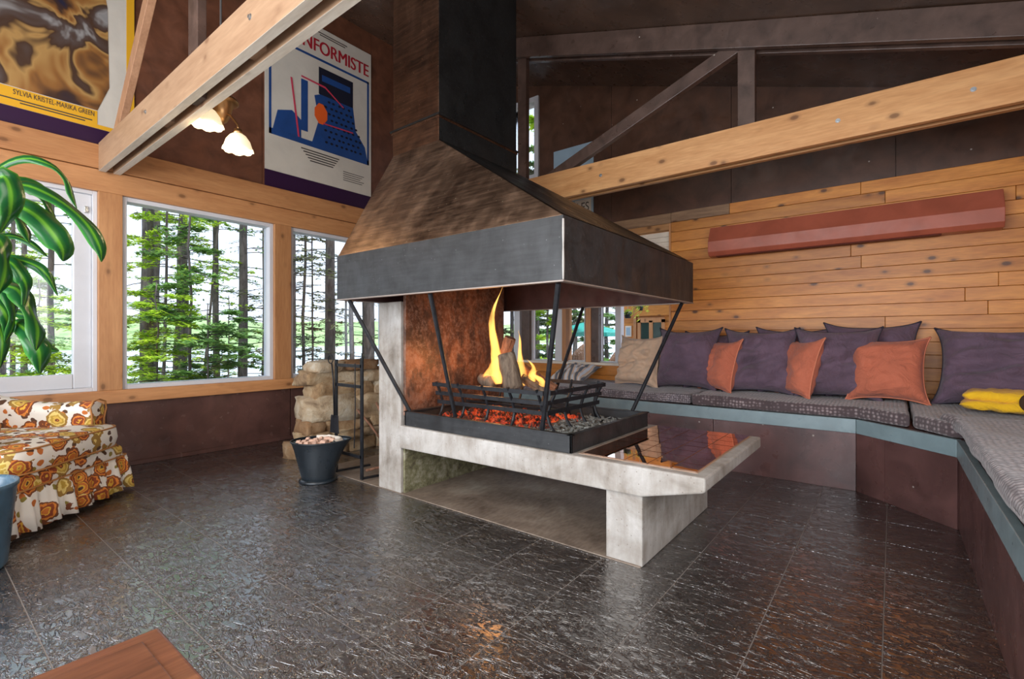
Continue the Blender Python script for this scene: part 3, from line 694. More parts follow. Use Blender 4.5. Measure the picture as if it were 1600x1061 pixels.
log(at(783, 566, 3.16), at(797, 528, 3.12), .036, .040, 'reddish split log end sticking up behind the thick log', M['char'], True, 2)
log(at(868, 607, 3.12), at(812, 570, 3.22), .026, .028, 'slim split log sloping right from the flames', M['char'], True, 3)
log(at(852, 612, 3.1), at(816, 590, 3.15), .028, .030, 'short log lying below the sloping split log', M['log'], True, 5)
log(at(768, 598, 3.12), at(754, 592, 3.35), .044, .040, 'round log end lying flat at left of the grate', M['log'], seed=4)

def flame_(base, hgt, wid, lean, label, seed):
    pts = []; rs = []
    base = Vector(base)
    for k in range(17):
        f = k/16
        off = Vector((lean*f+.035*math.sin(f*6+seed)*f, -lean*.5*f+.03*math.cos(f*7+seed*2)*f, hgt*f))
        pts.append(base+off); rs.append(max(.0008, wid*(math.sin(math.pi*min(1, .12+f*.95))**.8)*(1-.55*f)+.0006))
    mb = MB().tube(pts, rs, 12)
    for i, p in enumerate(mb.v):
        c = pts[i//12]; e = p-c; al = e.dot(RT); ac = e.dot(FW)
        mb.v[i] = c+RT*al*(1+.5*N(p.z*14, seed, 1))+FW*ac*.55+Vector((0, 0, e.z))
    o = mb.build('flame', M['flame'], smooth=True); tag(o, label, 'flame', 'flames of the wood fire')
flame_(at(772, 602, 3.14), .64, .036, .02, 'tallest orange flame rising left of the thick log', 1)
flame_(at(779, 600, 3.08), .24, .042, -.03, 'broad yellow flame just left of the thick log base', 2.3)
flame_(at(762, 600, 3.2), .20, .035, .03, 'low orange flame at far left of the fire', 3.1)
flame_(at(818, 603, 3.16), .36, .030, -.04, 'thin orange flame just right of the thick log', 4.4)
flame_(at(833, 606, 3.14), .19, .034, -.02, 'low flame licking the sloping split log', 5.2)
flame_(at(846, 608, 3.12), .12, .028, -.02, 'smallest flame at right end of the fire', 6.6)
fl = bpy.data.lights.new('fire_glow', 'POINT'); fl.energy = 8; fl.color = (1, .42, .14); fl.shadow_soft_size = .12
fo = bpy.data.objects.new('fire_glow', fl); C.objects.link(fo); fo.location = (2.42, 2.05, .80)

# ================================================================ STONE WALL, TOOLS, BUCKET
sw = thing('stone_wall', 'low dry-laid tan fieldstone wall behind the iron tool rack', 'wall', (2.2, 3.8, 0))
random.seed(11)
def rock(cx, cy, cz, sx_, sy_, sz, seed, m, parent):
    vs = []; n1, n2 = 20, 12
    for j in range(n2+1):
        ph = -math.pi/2+math.pi*j/n2
        for i in range(n1):
            a = 2*math.pi*i/n1
            d = Vector((math.cos(a)*math.cos(ph), math.sin(a)*math.cos(ph), math.sin(ph)))
            p = Vector([math.copysign(abs(c)**.36, c) for c in d])
            q = 1+.22*N(d.x*1.5+seed*3.1, d.y*1.5, d.z*1.5)+.14*N(d.x*3.5, d.y*3.5+seed, d.z*3.5)+.07*N(d.x*8, d.y*8+seed, d.z*8)
            vs.append((cx+p.x*sx_/2*q, cy+p.y*sy_/2*q, cz+p.z*sz/2*q))
    b = MB().add(vs, [(j*n1+i, j*n1+(i+1) % n1, (j+1)*n1+(i+1) % n1, (j+1)*n1+i) for j in range(n2) for i in range(n1)])
    return b.build('stone', m, parent, smooth=True)
z = 0; s = 0
for hgt, parts in ((.12, (.44, .30, .3)), (.08, (.20, .30, .36)), (.10, (.16, .42, .3)), (.19, (.46, .40)), (.11, (.34, .22, .34)), (.11, (.50, .40))):
    x = 2.12 + random.uniform(-.05, .05) - (.10 if z < .05 else 0)
    for w_ in parts:
        dx = random.uniform(-.015, .015)
        rock(x+w_/2, 3.88+random.uniform(-.02, .02), z+hgt/2, w_*1.10, .28+random.uniform(-.03, .06), hgt*1.22, s, M['stone'], sw); s += 1
        x += w_
    z += hgt
for x, w_ in ((2.30, .30), (2.62, .35)): rock(x, 3.88, z+.045, w_, .25, .10, s, M['stone'], sw); s += 1
MB().box(2.2, 3.1, 3.80, 3.96, 0, z-.03).build('mortar', M['mortar'], sw)
# rough stones stacked behind the support wall (the wood nook)
for k, (x, y, zz_, a, bb, c) in enumerate(((2.62, 3.2, .06, .3, .3, .12), (2.66, 3.25, .17, .26, .26, .10), (2.9, 3.3, .30, .3, .3, .14), (2.92, 3.3, .46, .34, .3, .16), (2.9, 3.3, .62, .3, .3, .14), (2.9, 3.32, .74, .3, .26, .09))):
    rock(x, y, zz_, a, bb, c, s, M['stone'], sw); s += 1
for k, (a, bq, r) in enumerate((((2.22, 3.28, .44), (2.32, 3.05, .16), .010), ((2.38, 3.1, .46), (2.55, 2.86, .30), .022), ((2.25, 3.05, .20), (2.42, 2.95, .03), .014), ((2.1, 3.0, .04), (2.5, 2.85, .05), .010), ((2.3, 3.15, .50), (2.36, 2.98, .12), .009))):
    a = Vector(a); bq = Vector(bq); mid = (a+bq)/2+Vector((.01, .012, .01))
    o = MB().tube([a, mid, bq], [r, r*.9, r*.7], 7).build('kindling_stick', M['stick'], smooth=True)
    tag(o, ['thin forked stick leaning at left of the wood nook', 'thick reddish branch leaning behind the support wall', 'short stick leaning low in the wood nook', 'thin stick lying on the pad by the support wall', 'slim upright twig behind the tool rack'][k], 'stick', 'kindling behind the fireplace')

rk = thing('tool_rack', 'black iron fireplace tool rack standing left of the concrete support wall', 'tool rack', (2.02, 3.09, 0))
for y in (2.93, 3.25):
    MB().bar((2.02, y, .0), (2.02, y, .84 if y > 3 else .86), .012, .028, up=(0, 1, 0)).build('upright', M['black_iron'], rk, bevel=.001)
    MB().bar((2.02, y, .012), (2.28, y-.05, .012), .02, .012).build('foot', M['black_iron'], rk)
for z_ in (.80, .655, .16): MB().bar((2.02, 2.93, z_), (2.02, 3.25, z_), .012, .022).build('crossbar', M['black_iron'], rk)
MB().tube([(2.02, 2.93, .86), (2.02, 2.93, .89)], .004, 6).build('finial', M['black_iron'], rk)
sv = thing('hearth_shovel', 'black ash shovel with ring handle hanging on left of tool rack', 'shovel', (1.99, 3.22, .3))
rg = [(1.995, 3.285+.032*math.cos(k*math.pi/8), .842+.032*math.sin(k*math.pi/8)) for k in range(17)]
MB().tube(rg, .004, 6).build('ring_handle', M['black_iron'], sv, smooth=True)
MB().tube([(1.995, 3.27, .81), (1.995, 3.25, .70), (1.995, 3.235, .42)], .006, 6).build('shaft', M['black_iron'], sv, smooth=True)
MB().hexa([(1.99, 3.17, .30), (1.995, 3.17, .30), (1.995, 3.29, .30), (1.99, 3.29, .30), (1.99, 3.185, .43), (1.998, 3.185, .43), (1.998, 3.275, .43), (1.99, 3.275, .43)]).build('blade', M['black_iron'], sv, bevel=.004)
pk = thing('fire_poker', 'thin iron poker hanging on right of tool rack', 'poker', (1.99, 2.96, .2))
MB().tube([(1.995, 2.975, .82), (1.997, 2.975, .5), (1.998, 2.99, .22)], .004, 6).build('shaft', M['black_iron'], pk)

bk = thing('coal_bucket', 'black flared coal scuttle holding paper scraps in front of tool rack', 'bucket', (1.83, 3.17, 0), R(-52))
bk.scale = (.9, .9, 1)
n = 40
def scut(rx, ry, z_, sp=0, lift=0):
    out = []
    for k in range(n):
        a = 2*math.pi*k/n; c = math.cos(a)
        out.append(Vector((rx*c+sp*max(0, c)**3, ry*math.sin(a), z_+lift*max(0, c)**2)))
    return out
SB = .88
rings = [scut(.120, .105, .018), scut(.125, .11, .03), scut(.150, .130, .12), scut(.178, .15, .22, .02), scut(.20, .165, .275, .05, .010), scut(.205, .17, .28, .052, .012), scut(.19, .158, .272, .045, .010), scut(.168, .142, .22, .018), scut(.14, .12, .10), scut(.10, .09, .05), scut(.001, .001, .05)]
b = L(); b.add([p for r in rings for p in r], [(j*n+i, j*n+(i+1) % n, (j+1)*n+(i+1) % n, (j+1)*n+i) for j in range(len(rings)-1) for i in range(n)])
b.build('body', M['bucket'], bk, smooth=True)
L().lathe([(.0, 0), (.135, 0), (.142, .008), (.132, .020), (.118, .024), (0, .024)], n=32).build('foot_ring', M['bucket'], bk, smooth=True)
L().tube([scut(.204, .169, .281, .052, .012)[k % n] for k in range(n+1)], .005, 6, False).build('rolled_rim', M['bucket'], bk, smooth=True)
b = L(); random.seed(3)
for k in range(90):
    a = random.uniform(0, 6.3); r = random.uniform(0, .13); s_ = random.uniform(.010, .024)
    c = Vector((r*math.cos(a)*1.05-.02, r*math.sin(a), .25+random.uniform(0, .035)))
    b.hexa([c+Vector(p)*s_ for p in [(-1, -.7, -.3), (.8, -1, -.4), (1, .7, -.3), (-.8, 1, -.5), (-.6, -.5, .5), (.7, -.6, .4), (.5, .5, .6), (-.7, .6, .4)]])
b.build('scraps', mat('pink_paper_scraps', (.62, .40, .30), .9), bk, kind='stuff')
def paper(u, v):
    a = -.4+2.3*u; r = .13+.06*v
    return Vector((r*math.cos(a)*1.1-.015, r*math.sin(a)*.95, .262+.03*math.sin(v*math.pi)+.012*N(u*9, v*4, 2)))
b = L(); nn, mm_ = 40, 8
b.add([paper(i/(nn-1), j/(mm_-1)) for j in range(mm_) for i in range(nn)], [(j*nn+i, j*nn+i+1, (j+1)*nn+i+1, (j+1)*nn+i) for j in range(mm_-1) for i in range(nn-1)])
o = b.build('crumpled_paper', mat('white_paper', (.75, .68, .60), .8), bk, smooth=True)

# ================================================================ BENCH
bn = thing('built_in_bench', 'long built-in corner bench with maroon panels and blue-grey edge board', 'bench', (3.86, .2, 0))
P = [(3.86, YL-.05), (3.86, .186), (3.405, -.262), (XR+1.2, -.27)]
def seg(a, b_, z0, z1, th_, name, m, out=0.0, e0=0, e1=0, bevel=.003):
    a = Vector((*a, 0)); b_ = Vector((*b_, 0)); d = (b_-a).normalized(); nrm = Vector((-d.y, d.x, 0))   # toward the seat side
    a = a+d*e0; b_ = b_-d*e1
    p = [a-nrm*out, b_-nrm*out, b_+nrm*(th_-out), a+nrm*(th_-out)]
    return MB().hexa([q+Vector((0, 0, z0)) for q in p]+[q+Vector((0, 0, z1)) for q in p]).build(name, m, bn, bevel=bevel)
cutsY = [4.65, 3.25, 2.10, 1.08, .186]
for a, b_ in zip(cutsY[:-1], cutsY[1:]): seg((3.87, a), (3.87, b_), 0, .385, .02, 'front_panel', M['bench_panel'], e0=.0015, e1=.0015, bevel=.001)
D0 = Vector((3.87, .186)); D1 = Vector((3.412, -.265))
Dm = D0.lerp(D1, .33)
seg(D0, Dm, 0, .385, .02, 'front_panel', M['bench_panel'], e0=.001, e1=.001, bevel=.001); seg(Dm, D1, 0, .385, .02, 'front_panel', M['bench_panel'], e0=.001, e1=.001, bevel=.001)
cx_ = [3.412, 2.55, 1.35, .15, -1.2]
for a, b_ in zip(cx_[:-1], cx_[1:]): seg((a, -.272), (b_, -.272), 0, .385, .02, 'front_panel', M['bench_panel'], e0=.001, e1=.001, bevel=.001)
seg((3.855, YL-.04), (3.855, .186), .378, .470, .03, 'edge_board', M['fascia'])
seg((3.855, .186), (3.405, -.262), .378, .470, .03, 'edge_board', M['fascia'])
seg((3.405, -.262), (-1.2, -.262), .378, .470, .03, 'edge_board', M['fascia'])
MB().prism([(3.885, YL-.05), (3.885, .19), (3.43, -.285), (-1.2, -.285), (-1.2, YR+.01), (XF-.03, YR+.01), (XF-.03, YL-.05)], 'z', .44, .468).build('seat_board', M['bench_panel'], bn)

def slab_cushion(poly, z0, z1, name, m, label, r=.02, amp=.006, step=.035, droop=0):
    """soft mattress: subdivided prism with rounded edges and wavy top"""
    import bmesh
    bm = bmesh.new()
    lo = [bm.verts.new((x, y, z0)) for x, y in poly]; hi = [bm.verts.new((x, y, z1)) for x, y in poly]
    bm.faces.new(lo[::-1]); bm.faces.new(hi); n_ = len(poly)
    for i in range(n_): bm.faces.new((lo[i], lo[(i+1) % n_], hi[(i+1) % n_], hi[i]))
    bmesh.ops.recalc_face_normals(bm, faces=bm.faces)
    bmesh.ops.bevel(bm, geom=bm.edges[:], offset=r, segments=3, profile=.5, affect='EDGES')
    bmesh.ops.triangulate(bm, faces=[f for f in bm.faces if f.calc_area() > .01])
    for _ in range(6):
        es = [e for e in bm.edges if e.calc_length() > step*1.6]
        if not es: break
        bmesh.ops.subdivide_edges(bm, edges=es, cuts=1)
        bmesh.ops.triangulate(bm, faces=[f for f in bm.faces if len(f.verts) > 4])
    for v in bm.verts:
        p = v.co
        f = 1 if p.z > (z0+z1)/2 else .25
        p.z += amp*f*N(p.x*3.5, p.y*3.5, 5)*2+amp*.6*f*N(p.x*11, p.y*11, 9)
        p.x += amp*.9*N(p.y*7, p.z*9, 2); p.y += amp*.9*N(p.x*7, p.z*9, 4)
    me = bpy.data.meshes.new(name); bm.to_mesh(me); bm.free(); me.materials.append(m)
    for q in me.polygons: q.use_smooth = True
    o = bpy.data.objects.new(name, me); C.objects.link(o)
    return tag(o, label, 'cushion', 'seat mats on the corner bench')
slab_cushion([(3.90, 3.1), (3.90, 1.262), (4.76, 1.262), (4.76, 3.1)], .472, .545, 'seat_mat', M['blanket2'], 'plain grey woven seat mat left of the plum pillows, behind the fireplace')
slab_cushion([(3.875, 1.25), (3.875, .19), (3.66, -.08), (4.76, -.08), (4.76, 1.25)], .472, .55, 'seat_mat', M['blanket'], 'mauve waffle-weave seat mat under the orange and plum pillows')
slab_cushion([(3.66, -.095), (3.44, -.24), (3.5, -1.2), (4.76, -1.2), (4.76, -.095)], .472, .548, 'seat_mat', M['blanket'], 'waffle-weave mat filling the bench corner under the plum pillow')
slab_cushion([(3.58, -.20), (3.40, -.262), (-1.1, -.262), (-1.1, -1.2), (3.46, -1.2)], .50, .578, 'seat_mat', M['blanket'], 'rumpled mauve waffle blanket mat along the right side of the bench', r=.03, amp=.011)

# ---- pillows
def pillow(name, loc, size, thick, rot, m, pm, label, grp, seed=0, pinch=.10, wr=.045, ears=.09, tall=1.0, crease=0):
    t_ = thing(name, label, 'pillow', loc, 0, grp)
    t_.rotation_euler = rot
    thick *= 1.35; nn_ = 40; W = size/2; H = size*tall/2
    def pt(i, j, s_):
        u = -1+2*i/(nn_-1); v = -1+2*j/(nn_-1)
        ex = 1-pinch*(1-v*v)*abs(u)**2+ears*(abs(u*v))**6; ey = 1-pinch*(1-u*u)*abs(v)**2+ears*(abs(u*v))**6
        x = u*W*ex; y = v*H*ey
        d = max(0, (1-u**4))*max(0, (1-v**4))
        th_ = thick/2*d**.55
        th_ *= 1+.35*N(u*1.3+seed, v*1.3, seed)
        r_ = N(u*2.6+seed*2, v*5+.8*u, 3+seed)
        th_ += wr*thick*3*r_*d**.5*.6
        if crease: th_ -= crease*math.exp(-((v+.05+.35*u)/.12)**2)*d**.5
        th_ += (.006 if m == M['orange'] else .024)*math.sin(9*v+4*u+seed*3+3*N(u*2,v*2,seed))*(1-abs(u))**.3*d*max(0, N(u*1.5, v*1.5+seed, 4)+.2)*1.6
        bend = .03*W*N(u+seed, v, 8)
        return Vector((s_*th_+bend*(u*u+v*v), x, y+H))
    b_ = L(); vs = []
    for s_ in (-1, 1):
        vs += [pt(i, j, s_) for j in range(nn_) for i in range(nn_)]
    k = nn_*nn_; fs = []
    for j in range(nn_-1):
        for i in range(nn_-1):
            q = (j*nn_+i, j*nn_+i+1, (j+1)*nn_+i+1, (j+1)*nn_+i); fs += [q, tuple(k+a for a in q[::-1])]
    b_.add(vs, fs)
    cover = b_.build('cover', m, t_, smooth=True)
    per = [(i, 0) for i in range(nn_)]+[(nn_-1, j) for j in range(nn_)]+[(i, nn_-1) for i in range(nn_-1, -1, -1)]+[(0, j) for j in range(nn_-1, -1, -1)]
    L().tube([pt(i, j, 0)+Vector((0, 0, 0)) for i, j in per], .0055, 5, False).build('piping', pm, t_, smooth=True)
    return t_
PG = 'plum pillows along the bench'; OG = 'orange pillows along the bench'
lean = R(14)
def rot(yaw, l=lean): return (0, l, yaw)
pillow('pillow', (4.36, 1.93, .55), .47, .17, rot(R(-14)), M['beige'], M['beige'], 'crumpled beige pillow at left end of the row', 'pillows on the bench', 1, wr=.12, crease=.05)
pillow('pillow', (4.34, 1.46, .555), .53, .20, rot(R(-4)), M['purple'], M['purple_pipe'], 'plum pillow beside the beige pillow', PG, 2)
pillow('pillow', (4.50, 1.25, .555), .50, .12, rot(R(6)), M['purple'], M['purple_pipe'], 'plum pillow mostly hidden behind the leftmost orange one', PG, 12)
pillow('pillow', (4.33, 1.205, .555), .43, .14, rot(R(-40)), M['orange'], M['orange_pipe'], 'leftmost of the three orange pillows', OG, 3)
pillow('pillow', (4.34, .86, .555), .52, .18, rot(R(2)), M['purple'], M['purple_pipe'], 'creased plum pillow between the left and middle orange pillows', PG, 4, crease=.035)
pillow('pillow', (4.52, .62, .555), .53, .10, rot(R(10)), M['purple'], M['purple_pipe'], 'plum pillow mostly hidden behind the middle orange one', PG, 14)
pillow('pillow', (4.32, .62, .555), .44, .12, rot(R(-52)), M['orange'], M['orange_pipe'], 'narrow-looking orange pillow, middle of the three', OG, 5)
pillow('pillow', (4.33, .33, .555), .52, .19, rot(R(2)), M['purple'], M['purple_pipe'], 'knotted-looking plum pillow left of the largest orange pillow', PG, 6, crease=.04)
pillow('pillow', (4.53, .12, .555), .56, .10, rot(R(6)), M['purple'], M['purple_pipe'], 'plum pillow whose corner peaks behind the right orange one', PG, 15)
pillow('pillow', (4.30, .035, .56), .44, .16, rot(R(-2)), M['orange'], M['orange_pipe'], 'rightmost and largest-looking orange pillow', OG, 7)
pillow('pillow', (4.36, -.54, .555), .64, .22, rot(R(-12), R(20)), M['purple'], M['purple_pipe'], 'wrinkled plum pillow at far right, beside the yellow towel', PG, 8, wr=.09, tall=.82, crease=.05)
pillow('pillow', (4.30, 2.68, .56), .40, .10, (0, R(72), R(0)), M['stripe'], M['stripe'], 'striped cushion lying flat behind the fire', 'pillows on the bench', 10)
# towel
tw = thing('towel', 'folded bright yellow towel with dark round motif beside the plum pillow', 'towel', (4.08, -.60, .56), R(-10))
def fold(z0, hgt, w_, d_, seed):
    b_ = L(); n1, n2 = 30, 16
    vs = []
    for j in range(n2):
        a = 2*math.pi*j/n2
        for i in range(n1):
            u = -1+2*i/(n1-1); e = (1-abs(u)**5)**.4 if abs(u) < 1 else 0
            p = Vector((math.copysign(abs(math.cos(a))**.5, math.cos(a))*d_/2*(.85+.15*e), u*w_/2, z0+hgt/2+math.copysign(abs(math.sin(a))**.6, math.sin(a))*hgt/2*max(.15, e)))
            p += Vector((.008*N(u*4, a, seed), .012*N(a, u*5, seed), .010*N(u*5, a*1.5, seed+4)))
            vs.append(p)
    b_.add(vs, [(j*n1+i, j*n1+i+1, ((j+1) % n2)*n1+i+1, ((j+1) % n2)*n1+i) for j in range(n2) for i in range(n1-1)]+[tuple(j*n1 for j in range(n2)), tuple(j*n1+n1-1 for j in range(n2))[::-1]])
    return b_
fold(0.004, .07, .52, .34, 1).build('lower_fold', M['yellow'], tw, smooth=True)
fold(.055, .075, .50, .30, 2).build('upper_fold', M['yellow'], tw, smooth=True)
c = L().lathe([(0, .006), (.055, .006), (.06, 0), (0, 0)], n=20).xf(Matrix.Translation((-.165, -.05, .075)) @ Matrix.Rotation(R(-80), 4, 'Y')); c.build('motif', mat('dark_brown_terry', (.05, .025, .012), .95), tw, label='dark brown round motif')
L().lathe([(0, .005), (.025, .005), (.028, 0), (0, 0)], n=16).xf(Matrix.Translation((-.171, -.05, .075)) @ Matrix.Rotation(R(-80), 4, 'Y')).build('motif_centre', mat('gold_terry', (.5, .22, .02), .95), tw)

# ---- wall heater cover
hc = thing('heater_cover', 'long terracotta painted metal heater cover mounted high on the plank wall', 'heater', (XF-.02, .37, 1.74))
hp = [(XF-.021, 2.035), (XF-.10, 2.025), (XF-.175, 1.885), (XF-.175, 1.79), (XF-.145, 1.755), (XF-.021, 1.755)]
def pr(pts, y0, y1, name, m, lab=None):
    n_ = len(pts); vs = [(x, y0, z_) for x, z_ in pts]+[(x, y1, z_) for x, z_ in pts]
    return MB().add(vs, [tuple(range(n_)), tuple(range(n_, 2*n_))[::-1]]+[(i, (i+1) % n_, n_+(i+1) % n_, n_+i) for i in range(n_)]).build(name, m, hc, bevel=.004, label=lab)
pr(hp, -.60, 1.34, 'casing', M['terracotta'])
pr([(XF-.135, 1.755), (XF-.135, 1.748), (XF-.05, 1.748), (XF-.05, 1.755)], -.28, 1.28, 'slot_grille', mat('dark_red_slot', (.12, .02, .015), .6))

# ================================================================ POSTERS
p1 = thing('poster', 'large brown and gold photographic film poster with yellow border at upper left', 'poster', (.55, YL-.002, 2.45))
MB().box(-.15, 1.16, YL-.010, YL-.001, 2.449, 4.1).build('mount_board', M['purple_board'], p1)
MB().box(-.12, 1.155, YL-.013, YL-.0105, 2.57, 4.08).build('paper', M['cream_paper'], p1)
flat([(1.105, 2.57), (1.155, 2.57), (1.155, 4.08), (1.105, 4.08)], 'yellow_border', M['yellow_ink'], p1, y=YL-.0135)
flat([(-.12, 2.57), (1.104, 2.57), (1.104, 2.60), (.93, 2.60), (.93, 2.70), (-.12, 2.70)], 'yellow_band', M['yellow_ink'], p1, y=YL-.0135)
flat([(-.12, 2.705), (.93, 2.705), (1.0, 2.9), (.99, 3.5), (.90, 4.08), (-.12, 4.08)], 'printed_art', M['murky'], p1, y=YL-.0135)
text('SYLVIA KRISTEL-MARIKA GREEN', .050, (.70, YL-.0162, 2.655), '-y', M['text_ink'], p1, .60)
for k, (a, b_) in enumerate(((.42, .90), (.52, .86))): flat([(a, 2.618-.018*k), (b_, 2.618-.018*k), (b_, 2.626-.018*k), (a, 2.626-.018*k)], 'small_print', M['text_ink'], p1, y=YL-.0152)

p2 = thing('poster', 'cream film poster with red title and blue border beside the flue', 'poster', (2.73, YL-.002, 2.45))
px_, pw = 2.165, 1.19; pz_, ph_ = 2.615, 1.62
MB().box(2.165, 3.42, YL-.006, YL-.001, 2.449, 2.614).build('purple_strip', M['purple_board'], p2, label='deep purple strip below the paper')
MB().box(px_, px_+pw, YL-.010, YL-.001, pz_, pz_+ph_).build('paper', M['cream_paper'], p2)
def U(u, v): return (px_+u*pw, pz_+v*ph_)
yy = YL-.0105
def shape(pts, name, m, lay=0): return flat([U(*q) for q in pts], name, m, p2, y=yy-.0016*lay, th=.0012)
for q in ([(.03, .215), (.05, .215), (.05, .80), (.03, .80)], [(.955, .215), (.975, .215), (.975, .80), (.955, .80)], [(.03, .785), (.975, .785), (.975, .80), (.03, .80)], [(.03, .215), (.975, .215), (.975, .25), (.03, .25)]):
    shape(q, 'blue_border', M['blue_ink'])
shape([(.40, .25), (.955, .25), (.93, .33), (.83, .42), (.80, .58), (.55, .60), (.42, .55), (.46, .40)], 'blue_block', M['blue_ink'])
shape([(.46, .57), (.80, .57), (.80, .745), (.46, .745)], 'navy_block', M['navy_ink'], 1)
shape([(.49, .66), (.77, .66), (.77, .70), (.49, .70)], 'blue_block', M['blue_ink'], 2)
shape([(.30, .30), (.36, .30), (.36, .62), (.30, .62)], 'blue_block', M['blue_ink'], 0)
shape([(.06, .25), (.30, .25), (.30, .36), (.22, .40), (.10, .37)], 'blue_block', M['blue_ink'], 1)
shape([(.42, .42), (.46, .38), (.50, .38), (.54, .42), (.54, .47), (.50, .51), (.46, .51), (.42, .47)], 'orange_patch', M['orange_ink'], 2)
shape([(.30, .63), (.52, .62), (.70, .54), (.70, .548), (.52, .632), (.30, .64)], 'pink_line', M['pink_ink'], 3)
shape([(.50, .385), (.80, .395), (.80, .403), (.50, .393)], 'pink_line', M['pink_ink'], 3)
shape([(.27, .25), (.285, .25), (.22, .60), (.205, .60)], 'pink_line', M['pink_ink'], 3)
random.seed(5); b = MB()
for r_ in range(8):
    for c_ in range(8):
        u = .53+c_*.05+(.025 if r_ % 2 else 0)+random.uniform(-.006, .006); v = .275+r_*.038
        if u > .92-(v-.26)*.45 or u < .50: continue
        rr = .013; cx0, cz0 = U(u, v)
        b.prism([(cx0+rr*1.3*math.cos(k*math.pi/4), cz0+rr*math.sin(k*math.pi/4)) for k in range(8)], 'y', yy-.0042, yy-.003)
b.build('dot_pattern', M['navy_ink'], p2, kind='stuff')
text('LE CONFORMISTE', .190, (px_+.46*pw, yy-.002, pz_+.835*ph_), '-y', M['red_ink'], p2, .79)
text('LE CONFORMISTE', .190, (px_+.46*pw+.007, yy-.0021, pz_+.835*ph_), '-y', M['red_ink'], p2, .79)
for k in range(2): shape([(.44+.03*k, .965-.014*k), (.74-.02*k, .965-.014*k), (.74-.02*k, .971-.014*k), (.44+.03*k, .971-.014*k)], 'small_print', M['text_ink'])
for k in range(5):
    a = .48-.10*(k % 2)-.04*k*.3; shape([(.30+.02*k, .185-.016*k), (.66-.015*k, .185-.016*k), (.66-.015*k, .192-.016*k), (.30+.02*k, .192-.016*k)], 'small_print', M['text_ink'])
for k in range(5): shape([(.70, .118-.014*k), (.92-.02*(k % 3), .118-.014*k), (.92-.02*(k % 3), .122-.014*k), (.70, .122-.014*k)], 'small_print', M['text_ink'])

p3 = thing('poster', 'small sky blue poster with lettering behind the pale beam on the dark wall', 'poster', (XF-.004, 2.86, 2.4))
MB().box(XF-.014, XF-.001, 2.615, 3.14, 2.33, 3.19).build('paper', M['sky_ink'], p3, bevel=.002)
flat([(2.64, 2.40), (2.85, 2.40), (2.85, 2.56), (2.64, 2.56)], 'white_block', M['cream_paper'], p3, x=XF-.0145)
flat([(2.66, 2.60), (2.98, 2.60), (2.95, 2.72), (2.70, 2.70)], 'brown_block', M['brown_left'], p3, x=XF-.0145)
flat([(2.76, 2.80), (2.95, 2.78), (2.90, 3.02), (2.80, 3.0)], 'dark_block', M['navy_ink'], p3, x=XF-.0145)
text('LES', .14, (XF-.0168, 2.745, 2.43), '-x', M['text_ink'], p3, .8)

# ================================================================ CHANDELIER
lc = at(345, 178, 3.0)
ch = thing('light_fitting', 'brass ceiling light with two glowing glass shades behind the near beam', 'lamp', (lc.x, lc.y, lc.z-.05))
MB().lathe([(0, .10), (.085, .10), (.10, .085), (.10, .075), (.085, .065), (.07, .06), (.055, 0), (.035, -.045), (.015, -.06), (.018, -.075), (0, -.085)], lc, 28).build('body', M['brass'], ch, smooth=True)
MB().tube([lc+Vector((0, 0, .1)), Vector((lc.x, lc.y, zc(lc.y)-.01))], .006, 6).build('chain', M['steel'], ch)
MB().lathe([(0, 0), (.05, 0), (.06, -.03), (0, -.035)], (lc.x, lc.y, zc(lc.y)-.002), 20).build('canopy', M['brass'], ch, smooth=True)
for tgt in (at(372, 205, 2.98), at(324, 165, 2.85)):
    d = tgt-lc; e = lc+Vector((0, 0, .02))
    MB().tube([e, e+d*.55+Vector((0, 0, .03)), tgt+Vector((0, 0, .035)), tgt], .007, 8).build('arm', M['brass'], ch, smooth=True)
    MB().lathe([(0, .01), (.022, .01), (.026, -.02), (0, -.02)], tgt, 16).build('socket', M['brass'], ch, smooth=True)
    s_ = MB().lathe([(.024, -.016), (.045, -.03), (.066, -.06), (.078, -.10), (.088, -.118), (.085, -.120), (.074, -.10), (.062, -.06), (.04, -.034), (.02, -.02)], tgt, 24)
    for i, p in enumerate(s_.v):
        if p.z < tgt.z-.11: p.z += .006*math.cos(8*math.atan2(p.y-tgt.y, p.x-tgt.x))
    gs_ = s_.build('glass_shade', M['shade'], ch, smooth=True)
    pl_ = bpy.data.lights.new('shade_glow', 'POINT'); pl_.energy = 2; pl_.color = (1, .72, .42); pl_.shadow_soft_size = .03
    po_ = bpy.data.objects.new('shade_glow', pl_); C.objects.link(po_); po_.location = tgt-Vector((0, 0, .14))
    MB().lathe([(0, -.03), (.016, -.04), (.022, -.065), (.012, -.088), (0, -.09)], tgt, 12).build('bulb', M['bulb'], gs_, smooth=True)

